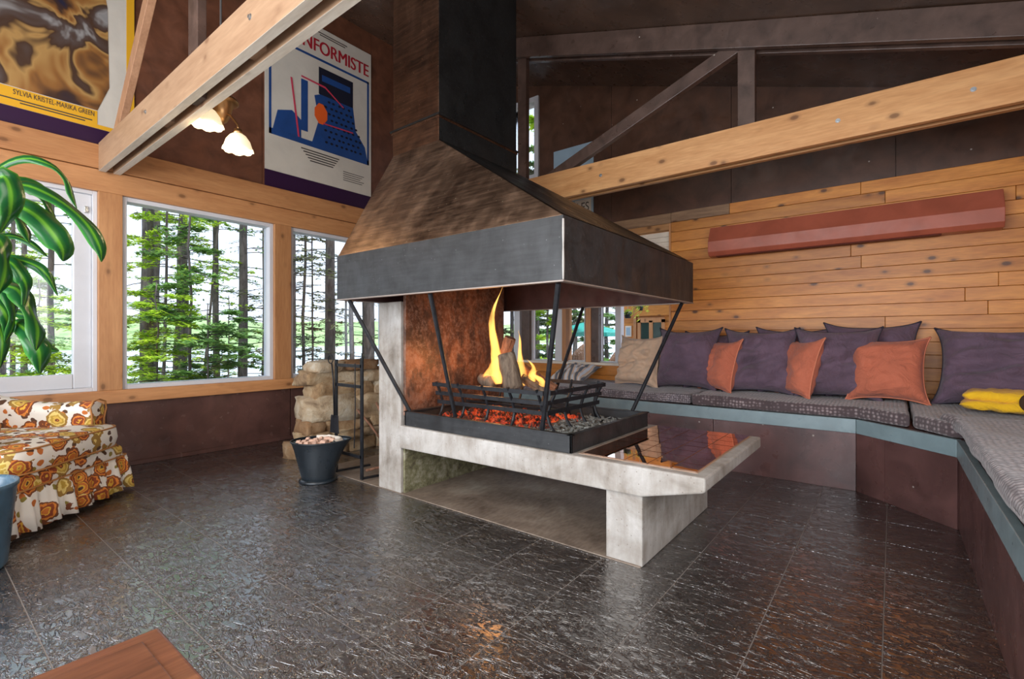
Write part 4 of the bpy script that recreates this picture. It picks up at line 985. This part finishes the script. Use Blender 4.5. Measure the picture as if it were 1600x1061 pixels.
# ================================================================ ARMCHAIR
ac = thing('armchair', 'floral orange and cream upholstered armchair with pleated skirt by left window', 'armchair', (.345, 3.94, 0), math.atan2(-.70, .71))
ac.scale = (1.03, 1.06, 1.0)
def rb(x0, x1, y0, y1, z0, z1, name, m, bev=.04, lab=None):
    return L().box(x0, x1, y0, y1, z0, z1).build(name, m, ac, smooth=True, bevel=bev, seg=5, label=lab)
rb(-.36, .385, -.40, .40, .10, .305, 'base', M['floral'], .03)
def cush():
    b_ = L(); n1 = 48; prof = [(.0, 0), (.90, .0), (.975, .02), (1.0, .07), (.985, .125), (.93, .148), (.6, .165), (0, .172)]
    vs = []
    for r_, z_ in prof:
        for k in range(n1):
            a = 2*math.pi*k/n1; c_, s__ = math.cos(a), math.sin(a)
            x = math.copysign(abs(c_)**.38, c_)*.36; y = math.copysign(abs(s__)**.38, s__)*.41
            if x < .22: y = max(-.30, min(.30, y))
            vs.append((.055+x*max(r_, .001), y*max(r_, .001), .302+z_-.015*abs(y)))
    return b_.add(vs, [(j*n1+i, j*n1+(i+1) % n1, (j+1)*n1+(i+1) % n1, (j+1)*n1+i) for j in range(len(prof)-1) for i in range(n1)])
cs = cush().build('seat_cushion', M['floral'], ac, smooth=True)
def rim_(z_, s_):
    out = []
    for k in range(97):
        a = 2*math.pi*k/96; c_, q = math.cos(a), math.sin(a); x = math.copysign(abs(c_)**.38, c_)*.36; y = math.copysign(abs(q)**.38, q)*.41
        if x < .22: y = max(-.30, min(.30, y))
        out.append((.055+x*s_, y*s_, .302+z_-.015*abs(y)))
    return out
L().tube(rim_(.137, .972), .005, 5, False).build('piping', M['piping'], ac, smooth=True); L().tube(rim_(.018, .982), .005, 5, False).build('piping', M['piping'], ac, smooth=True)
for s_ in (1, -1):
    b_ = L(); pr_ = []
    for k in range(9):
        f = k/8; x = -.34+.60*f; top = .605-.02*math.sin(f*3) - (.0 if f < .9 else .01) + (.05*(1-f)**3)
        pr_.append((x, top))
    vs = []
    sec = [(-.035, .30), (-.04, .5), (-.055, .56), (-.03, .597), (.02, .605), (.07, .585), (.08, .54), (.06, .48), (.055, .30), (.055, .12)]
    for x, top in pr_:
        for (a, z_) in sec: vs.append((x, s_*(.345+a), z_ if z_ < .45 else z_+(top-.605)))
    n2 = len(sec)
    b_.add(vs, [(j*n2+i, j*n2+(i+1) % n2, (j+1)*n2+(i+1) % n2, (j+1)*n2+i) for j in range(8) for i in range(n2)]+[tuple(range(n2)), tuple(range(8*n2, 9*n2))[::-1]])
    b_.build('arm', M['floral'], ac, smooth=True, bevel=.018, seg=3)
    L().tube([(.262, s_*(.345+a), z_) for a, z_ in sec[:9]], .006, 5).build('piping', M['piping'], ac, smooth=True)
b_ = L(); n1, n2 = 20, 20
def bk_(u, v, s_):
    y = (-1+2*u)*.40; wv = 1-.12*v; z_ = .28+.66*v*(1-.10*(2*u-1)**2)
    x = -.26-.16*v + s_*.075*max(.15, (1-abs(2*u-1)**5))*max(.2, 1-v**6)
    return (x, y*wv, z_)
for s_ in (-1, 1): b_.add([bk_(i/(n1-1), j/(n2-1), s_) for j in range(n2) for i in range(n1)], [(j*n1+i, j*n1+i+1, (j+1)*n1+i+1, (j+1)*n1+i) for j in range(n2-1) for i in range(n1-1)])
k = n1*n2
ed = [i for i in range(n1)]+[j*n1+n1-1 for j in range(1, n2)]+[(n2-1)*n1+i for i in range(n1-2, -1, -1)]+[j*n1 for j in range(n2-2, 0, -1)]
b_.f += [(ed[i], ed[(i+1) % len(ed)], k+ed[(i+1) % len(ed)], k+ed[i]) for i in range(len(ed))]
b_.build('backrest', M['floral'], ac, smooth=True)
# pleated skirt: front and both sides
def skirt(path, name):
    b_ = L(); n_ = len(path)*1; vs = []
    for f_, z_ in ((0.0, .235), (.35, .19), (.7, .11), (1.0, .028)):
        for i, (x, y, nx_, ny_) in enumerate(path):
            w_ = i*.62; sw_ = math.sin(w_); pl = (.020*f_)*(sw_+.5*math.sin(2.3*w_))+.022*f_
            vs.append((x+nx_*(.012+pl), y+ny_*(.012+pl), z_+.006*math.sin(w_*.5)*f_))
    b_.add(vs, [(j*n_+i, j*n_+i+1, (j+1)*n_+i+1, (j+1)*n_+i) for j in range(3) for i in range(n_-1)])
    o = b_.build(name, M['floral'], ac, smooth=True); m_ = o.modifiers.new('s', 'SOLIDIFY'); m_.thickness = .006
path = [(-.36+.745*k/60, -.40, 0, -1) for k in range(61)]+[(.385+.015*math.sin(k*.3), -.40, .7*math.sin(k*.3), -.7) for k in range(3)]
path += [(.385, -.40+.80*k/70, 1, 0) for k in range(71)]+[(.385-.745*k/60, .40, 0, 1) for k in range(61)]
skirt(path, 'skirt')
for x, y in ((-.3, -.33), (-.3, .33), (.32, -.33), (.32, .33)): L().box(x-.02, x+.02, y-.02, y+.02, 0, .11).build('leg', M['table'], ac)
L().tube([(x+nx_*.014, y+ny_*.014, .237) for x, y, nx_, ny_ in path[::3]], .005, 5, False).build('piping', M['piping'], ac)

# ================================================================ POTTED PLANT
D = 2.12
pc = at(-76, 528, 2.04); pc.z = 0
pt_ = thing('potted_plant', 'tall striped-leaf corn plant in slate blue pot at left edge', 'plant', pc)
def pl(m_): m_.v = [p+pc for p in m_.v]; return m_
pl(MB().lathe([(0, 0), (.158, 0), (.166, .01), (.196, .345), (.203, .35), (.203, .368), (.196, .368), (.19, .35), (.185, .30), (0, .30)], n=40)).build('pot', M['blue_pot'], pt_, smooth=True, bevel=0)
pl(MB().lathe([(0, .312), (.10, .31), (.188, .305)], n=24)).build('soil', M['soil'], pt_, smooth=True)
for q, tp in ((-.04, 1.75), (.04, 1.35), (.0, 1.1)):
    pl(MB().tube([(q, q*.6, .3), (q*1.2+.02, q, .8), (q*1.5+.01, q*.5, tp)], [.022, .02, .016], 8)).build('cane', M['stick'], pt_, smooth=True)
def leaf(px_pts, wpx, d0=D, d1=None, seed=0, tw_=0.0):
    d1 = d0 if d1 is None else d1
    K = 22; P_ = [at(x, y, d0+(d1-d0)*k/(len(px_pts)-1)) for k, (x, y) in enumerate(px_pts)]
    def cr_(t):
        n_ = len(P_)-1; s_ = min(int(t*n_), n_-1); f = t*n_-s_
        a = P_[max(s_-1, 0)]; b0 = P_[s_]; c = P_[s_+1]; e = P_[min(s_+2, n_)]
        return .5*((2*b0)+(c-a)*f+(2*a-5*b0+4*c-e)*f*f+(3*b0-a-3*c+e)*f**3)
    wd = wpx/F*d0*.74
    b_ = MB(); uv = []
    for k_ in range(K+1):
        t = k_/K; p = cr_(t); tg = (cr_(min(1, t+.03))-cr_(max(0, t-.03))).normalized()
        vd = (p-Vector((0, 0, 1))).normalized(); side = tg.cross(vd)
        side = side.normalized() if side.length > .05 else RT
        nn2 = side.cross(tg).normalized()
        ang = tw_*(t-.5)+.55+.35*math.sin(t*3+seed); side = (side*math.cos(ang)+nn2*math.sin(ang)); nn2 = side.cross(tg).normalized()
        w_ = wd*(.30+.70*math.sin(math.pi*min(1, .08+t*.86))**.8)*(1 if t < .8 else max(.02, (1-t)/.2)**.6)
        wvy = .18*w_*math.sin(t*13+seed)
        for u in (-1, -.5, 0, .5, 1):
            b_.v.append(p+side*u*w_*.62+nn2*(abs(u)*w_*.22+wvy*u)); uv.append(((u+1)/2, t))
    b_.f = [(k_*5+i, k_*5+i+1, (k_+1)*5+i+1, (k_+1)*5+i) for k_ in range(K) for i in range(4)]
    b_.uv = uv
    o = b_.build('leaf', M['dracaena'], pt_, smooth=True, fix=False); m_ = o.modifiers.new('s', 'SOLIDIFY'); m_.thickness = .0012
LV = [([(-30, 300), (0, 262), (40, 247), (80, 258), (104, 280), (112, 305), (120, 326)], 15, 2.1, 2.1),
      ([(-20, 300), (30, 288), (70, 300), (110, 325), (140, 355), (157, 388), (158, 409)], 25, 2.2, 2.0),
      ([(-25, 330), (25, 322), (55, 335), (80, 360), (98, 388), (98, 408)], 40, 2.1, 1.98),
      ([(-20, 290), (5, 275), (18, 300), (16, 335), (0, 364)], 34, 2.0, 1.9),
      ([(-10, 300), (30, 285), (62, 298), (80, 325), (86, 352)], 26, 2.3, 2.3),
      ([(-10, 345), (18, 335), (36, 348), (46, 380)], 22, 2.15, 2.1),
      ([(-15, 372), (15, 368), (45, 378), (75, 402)], 12, 2.2, 2.2),
      ([(-20, 420), (10, 404), (50, 412), (74, 430), (90, 462)], 16, 2.1, 2.05),
      ([(-20, 420), (12, 408), (34, 430), (42, 452), (36, 484)], 22, 2.05, 2.0),
      ([(-20, 440), (5, 440), (20, 470), (22, 505), (8, 535)], 24, 2.1, 2.05),
      ([(-5, 445), (28, 452), (48, 482), (60, 515), (56, 548)], 34, 2.05, 1.98),
      ([(10, 480), (45, 495), (62, 525), (74, 545), (92, 549)], 22, 2.15, 2.1),
      ([(20, 500), (46, 520), (62, 550), (62, 584)], 32, 2.1, 2.0),
      ([(-20, 470), (0, 478), (12, 500), (12, 530)], 26, 2.1, 2.1),
      ([(-10, 420), (22, 435), (44, 465), (54, 505)], 20, 2.25, 2.2),
      ([(-30, 370), (-4, 372), (8, 395), (8, 430), (-4, 462)], 34, 2.0, 1.95),
      ([(-30, 500), (-8, 500), (4, 530), (0, 575)], 22, 2.1, 2.1),
      ([(-20, 486), (10, 487), (40, 492), (58, 500)], 12, 2.15, 2.1),
      ([(-30, 280), (-60, 240), (-110, 250), (-150, 310)], 30, 2.1, 2.1),
      ([(-40, 380), (-80, 350), (-130, 380), (-150, 440)], 32, 2.1, 2.1),
      ([(-40, 450), (-90, 440), (-130, 480), (-140, 540)], 30, 2.1, 2.1)]
for k, (p_, w_, d0, d1) in enumerate(LV): leaf(p_, w_, d0, d1, k*1.3, .5)

# ================================================================ TABLE (corner at the bottom edge)
tb = thing('side_table', 'reddish brown wooden table corner with worn top at bottom left', 'table', (-.02, .78, 0))
MB().box(-.42, .309, .42, 1.100, .425, .450).build('table_top', M['table'], tb, bevel=.006, seg=3)
MB().box(-.385, .274, .455, 1.065, .4495, .4525).build('inset_panel', M['table'], tb, bevel=.002)
MB().box(-.37, .26, .46, 1.05, .36, .425).build('apron', M['table'], tb)
for x in (-.38, .22):
    for y in (.45, 1.01): MB().box(x, x+.05, y, y+.05, 0, .425).build('leg', M['table'], tb, bevel=.003)

# ================================================================ OUTSIDE
struct('ground', lumpy_ := (lambda: (lambda b_: b_)(MB().add(
    [(x, y, (-.35 if y < 8 else -.35-(y-8)*.10)+.12*N(x*.4, y*.4, 0)) for y in [4.95+k*.7 for k in range(20)] for x in [-14+j*1.6 for j in range(26)]],
    [(j*26+i, j*26+i+1, (j+1)*26+i+1, (j+1)*26+i) for j in range(19) for i in range(25)])))(), (lambda m_: m_)(painted('forest_floor', (.22, .20, .15), .95, 1.5, .6)))
struct('lake', MB().box(-260, 260, 16, 260, -2.6, -1.9), mat('lake_water', (.62, .68, .74), .25, spec=.8))
b = MB(); nxh = 120
vs = []
for j in range(5):
    for i in range(nxh):
        x = -240+i*4.2
        hh = (9+7*abs(N(x*.012, 1, 1))+2.5*N(x*.08, 4, 2)+1.2*N(x*.3, 4, 2))
        vs.append((x, 150+j*8+4*N(x*.1, j, 0), -1.9+hh*(j/4)**.7*(1 if j < 4 else .97)))
b.add(vs, [(j*nxh+i, j*nxh+i+1, (j+1)*nxh+i+1, (j+1)*nxh+i) for j in range(4) for i in range(nxh-1)])
def hillm():
    m_ = mat('far_shore_woods', (.2, .35, .12), 1); g = G(m_); n_ = g.noise(g.co(), .25, 6, .75)
    g.col(g.ramp(n_, [(.3, (.16, .28, .10)), (.55, (.34, .48, .20)), (.8, (.50, .62, .34))])); return m_
struct('far_shore', b, hillm())
struct('ground_side', MB().box(4.97, 40, -8, 9.5, -1.3, -1.1), M['pad'])
dk = thing('deck', 'grey board deck outside the far windows', 'deck', (6, 3, -.05))
for k in range(22): MB().box(5.0+k*.14, 5.0+k*.14+.132, 1.2, 6.2, -.06, -.03).build('deck_board', M['deck'], dk)

def tree(px, py_w, dist, label, leafm, dens=1.0, hgt=9, z0=-.5, lean=0, nb=26, bl=1.6, zlo=.2, seed=0, wpx=14, sprays=True, name='spruce_tree', grp='trees outside the left windows', droop=.12, lsz=1.0):
    rnd = random.Random(seed*7+px)
    base = at(px, 528, dist); base.z = z0
    r0 = wpx/F*dist/2
    t_ = thing(name, label, 'tree', base, group=grp)
    K = 10; r0 *= .84; pts = [base+Vector((lean*(k/K)+.05*N(k*.5, px, 0), .05*N(k*.5, px, 5), hgt*k/K)) for k in range(K+1)]
    MB().tube(pts, [r0*(1.1-.65*k/K) for k in range(K+1)], 10).build('trunk', M['bark'], t_, smooth=True)
    bb = MB(); lb = MB()
    for q in range(nb):
        z_ = zlo+(hgt*.92-zlo)*((q+rnd.random())/nb); k = z_/hgt*K; c = pts[min(K-1, int(k))].lerp(pts[min(K, int(k)+1)], k-int(k))
        a = rnd.uniform(0, 6.283); l_ = bl*rnd.uniform(.45, 1.1)*(1-.45*z_/hgt)
        d = Vector((math.cos(a), math.sin(a), rnd.uniform(-.15, .25)))
        bp = []
        for e in range(5): f = e/4; bp.append(c+d*l_*f+Vector((.05*N(q, f*3, 1), .05*N(q, f*3, 2), -droop*l_*f*f*1.5)))
        bb.tube(bp, [max(.004, .012*(1-e/4.6)) for e in range(5)], 3, False)
        sd = d.cross(Vector((0, 0, 1))).normalized()
        for e in range(int(9*bl)):
            f = rnd.uniform(.2, 1); p = bp[min(3, int(f*4))].lerp(bp[min(4, int(f*4)+1)], f*4-int(f*4)) if f < 1 else bp[4]
            s_ = rnd.choice((-1, 1)); tl_ = l_*.38*(1.15-f)*rnd.uniform(.6, 1.2)+.10
            tip = p+(sd*s_*.8+d*.6)*tl_+Vector((0, 0, -.10*tl_))
            bb.tube([p, tip], [.004, .002], 3, False)
            for _ in range(int(dens*(8+18*tl_))):
                g__ = rnd.random(); o_ = p.lerp(tip, g__)+Vector((rnd.gauss(0, .03), rnd.gauss(0, .03), rnd.gauss(0, .018)))
                aa = rnd.uniform(0, 6.28); ln = rnd.uniform(.03, .075)*lsz; wd = rnd.uniform(.010, .024)*lsz
                u = Vector((math.cos(aa), math.sin(aa), rnd.uniform(-.5, .3)))*ln; v = Vector((-math.sin(aa), math.cos(aa), rnd.uniform(-.4, .4)))*wd
                lb.add([o_-u-v*.3, o_-v, o_+u, o_+v], [(0, 1, 2, 3)])
    bb.build('branches', M['bark_dark'], t_, kind='stuff', fix=False)
    if lb.v: lb.build('foliage', leafm, t_, kind='stuff', fix=False)
    return t_
LB, LD, LO = M['leaf_bright'], M['leaf_dark'], M['leaf_olive']
T = [ # px, dist, label, leaf, dens, nb, bl, width px, lean, hgt
 (228, 9.5, 'thick dark spruce trunk at left of middle window with bright green sprays', LB, 1.0, 34, 1.5, 24, .1, 8),
 (240, 12, 'grey trunk just right of the thick spruce', LO, .3, 26, 1.6, 15, .1, 8),
 (254, 8.2, 'slender sapling with pale green leaves, left part of middle window', LB, 1.3, 34, .9, 6, .1, 5),
 (270, 9.0, 'dark crooked slim trunk in the middle window', LB, .7, 34, 1.1, 9, .25, 7),
 (287, 11, 'dark spruce hung with fresh green boughs, centre of middle window', LB, 1.0, 34, 1.7, 15, 0, 8),
 (297, 7.6, 'thin young spruce with dark green lower boughs', LD, 1.6, 34, 1.0, 6, 0, 4.2),
 (312, 9.2, 'thin leaning sapling right of centre in middle window', LB, .8, 22, .9, 5, .5, 6),
 (337, 10, 'straight slim grey trunk at right in middle window', LD, .35, 40, 1.5, 11, 0, 9),
 (380, 9.5, 'straight grey spruce trunk nearest the right frame of middle window', LD, .15, 40, 1.6, 16, 0, 9),
 (357, 8, 'tiny young spruce between the two straight grey trunks', LD, 1.5, 18, .7, 3, 0, 2.2),
 (325, 7.0, 'short bushy young spruce low in the middle window', LD, 1.8, 26, .9, 4, 0, 2.0),
 (245, 7.0, 'low bright green sapling at bottom left of middle window', LB, 1.5, 26, .8, 4, 0, 2.3),
 (413, 12, 'bare twiggy tree at right edge of middle window', LO, .1, 30, 1.9, 7, 0, 8),
 (457, 8.5, 'dark trunk against left frame of right window', LO, .35, 44, 1.4, 13, 0, 8),
 (473, 11, 'slim crooked bare trunk in right window', LO, .6, 46, 1.6, 6, .1, 7),
 (488, 10, 'thin young pine with sparse needles in right window', LO, .9, 26, 1.1, 4, 0, 5),
 (516, 9.5, 'broad grey trunk left of the hood corner', LO, .1, 18, 1.4, 19, 0, 9),
 (541, 11, 'thin dead trunk between the two broad trunks', LO, .3, 24, 1.2, 5, 0, 7),
 (550, 9.0, 'slim dark trunk beside the thin dead one', LO, .3, 22, 1.1, 9, 0, 7),
 (576, 9.3, 'broad grey trunk just left of the concrete support', LO, .1, 16, 1.2, 23, 0, 9),
 (80, 9.6, 'dark spruce trunk near right edge of left window', LD, 1.1, 36, 1.7, 11, 0, 8),
 (38, 11, 'grey trunk behind the plant in left window', LB, .7, 30, 1.7, 10, 0, 8),
 (20, 9.5, 'slim dark trunk behind corn plant leaves', LB, .7, 30, 1.4, 8, 0, 8),
 (60, 7.4, 'young spruce low in the left window', LB, 1.4, 26, 1.0, 4, 0, 2.4),
 (3, 13, 'trunk at far left behind the pot plant', LD, .8, 26, 1.8, 11, 0, 8),
]
for k, (px, d, lab, lf, dn, nb, bl_, wp, ln, hh) in enumerate(T):
    tree(px, 0, d, lab, lf, dn, hh, -.5 if d < 9 else -.65, ln, nb, bl_, .4, k, wp)
# trees seen through the far opening, beyond the deck
for k, (px, d, lab, wp, lf) in enumerate(((838, 11, 'dark leafy tree in the leftmost gap behind the fire', 12, LD), (856, 9.5, 'green tree with yellowish leaves beyond the deck', 5, LB), (898, 17, 'tall tree behind the teal parasol', 9, LD), (948, 18, 'tree right of the teal parasol', 8, LD), (800, 12, 'tree glimpsed beside the support wall', 8, LO))):
    tree(px, 0, d, lab, lf, 1.8, 7, -1.1, 0, 40, .55 if d < 12 else 2.4, .3, 50+k, wp, name='leafy_tree', grp='trees beyond the deck', lsz=1.8)
# parasol, chairs and house wing beyond the deck
um = at(914, 528, 12.5); um.z = -1.1
u_ = thing('parasol', 'open teal garden parasol beyond the deck', 'parasol', um)
b = MB(); K = 8; ap = Vector((um.x, um.y, 1.41)); R_ = 1.1
ring_ = [Vector((um.x+R_*math.cos(k*math.pi/4+.2), um.y+R_*math.sin(k*math.pi/4+.2), 1.13)) for k in range(8)]
for k in range(8): b.add([ap, ring_[k], ring_[(k+1) % 8]], [(0, 1, 2)])
for k in range(8): b.add([ring_[k], ring_[(k+1) % 8], ring_[(k+1) % 8]-Vector((0, 0, .09)), ring_[k]-Vector((0, 0, .09))], [(0, 1, 2, 3)])
o = b.build('canopy', M['teal'], u_, fix=False); m_ = o.modifiers.new('s', 'SOLIDIFY'); m_.thickness = .01
MB().tube([um, ap], .025, 8).build('pole', M['offwhite'], u_)
def wicker(px, d, yaw, lab):
    c = at(px, 528, d); c.z = -.03
    t_ = thing('wicker_chair', lab, 'chair', c, yaw, 'wicker chairs on the deck')
    L().box(-.24, .24, -.25, .25, .36, .44).build('seat', M['wicker'], t_, bevel=.03)
    b_ = L(); nn_ = 13
    vs = []
    for j in range(6):
        for i in range(nn_):
            a = -1.25+2.5*i/(nn_-1); rr = .27+.03*j/5; vs.append((-rr*math.cos(a)-.02*j/5, rr*math.sin(a), .40+(.58-.30*(abs(a)/1.25)**2)*j/5))
    b_.add(vs, [(j*nn_+i, j*nn_+i+1, (j+1)*nn_+i+1, (j+1)*nn_+i) for j in range(5) for i in range(nn_-1)])
    o = b_.build('backrest', M['wicker'], t_, smooth=True); m_ = o.modifiers.new('s', 'SOLIDIFY'); m_.thickness = .03
    for x in (-.2, .2):
        for y in (-.2, .2): L().tube([(x, y, 0), (x*.95, y*.95, .38)], .018, 6).build('leg', M['wicker'], t_)
wicker(957, 6.9, R(150), 'brown wicker chair on deck right of the dark post')
wicker(908, 7.2, R(60), 'brown wicker chair on deck under the teal parasol')
# the neighbouring wing with its window, seen left of the planked wall
XW = 7.6
ww = struct('wall_wing', MB().box(XW, XW+.1, 1.2, yon(971, XW), -.3, 3.0), M['plank'])
for k in range(14): MB().box(XW-.015, XW, 1.2, yon(971, XW), .30+k*.19, .30+k*.19+.186).build('plank', M['plank'], ww)
ya_, yb_ = yon(1040, XW), yon(998, XW)
b = MB(); t_ = .05
b.box(XW-.05, XW-.015, ya_, ya_+t_, .8, 1.30).box(XW-.05, XW-.015, yb_-t_, yb_, .8, 1.30).box(XW-.05, XW-.015, ya_, yb_, 1.25, 1.33).box(XW-.05, XW-.015, ya_, yb_, .76, .82).box(XW-.05, XW-.015, (ya_+yb_)/2-.03, (ya_+yb_)/2+.03, .8, 1.28)
wn = struct('window_12', b, M['pine_z']); MB().box(XW-.03, XW-.02, ya_+t_, yb_-t_, .82, 1.25).build('pane', mat('dark_glass', (.03, .06, .05), .05), wn)
struct('trim_19', MB().box(XW-.06, XW-.015, yon(996, XW), yon(992, XW), .2, 1.9), M['pine_z'])
struct('trim_20', MB().box(XW-.07, XW-.015, ya_-.1, yon(994, XW), 1.36, 1.60), M['plank'])
pf = thing('picture_frame', 'small pale framed picture on the wing wall left of its window', 'picture', (XW-.02, yon(983, XW), 1.05))
yc_ = yon(983, XW)
MB().box(XW-.035, XW-.015, yc_-.055, yc_+.055, 1.02, 1.20).build('frame', M['offwhite'], pf)
MB().box(XW-.038, XW-.035, yc_-.035, yc_+.035, 1.045, 1.175).build('picture', M['sky_ink'], pf)
for k, (px, py, d, s_, lab) in enumerate(((981, 491, 5.9, 1.0, 'dark hanging pot with trailing green plant in the opening'), (1001, 481, 6.2, .7, 'smaller bright green hanging plant right of the dark pot'))):
    c = at(px, py, d); hpn = thing('hanging_plant', lab, 'plant', c)
    MB().lathe([(0, -.05*s_), (.035*s_, -.05*s_), (.05*s_, .02*s_), (.04*s_, .03*s_), (0, .03*s_)], c, 14).build('pot', M['bucket'], hpn, smooth=True)
    MB().tube([c+Vector((0, 0, .03)), Vector((c.x, c.y, 2.2))], .003, 4).build('cord', M['steel'], hpn)
    rnd = random.Random(k); b = MB()
    for q in range(90):
        a = rnd.uniform(0, 6.28); r_ = rnd.uniform(.01, .16)*s_; p = c+Vector((r_*math.cos(a), r_*math.sin(a), .05*s_-r_*rnd.uniform(-.2, 1.0))); l_ = rnd.uniform(.012, .03)
        b.add([p, p+Vector((l_, 0, l_*.6)), p+Vector((l_, l_, 0)), p+Vector((0, l_, -l_*.6))], [(0, 1, 2, 3)])
    b.build('foliage', LB, hpn, kind='stuff', fix=False)
struct('trim_21', MB().box(5.2, 5.9, 2.2, 3.6, 2.2, 2.32), M['pine_y'])
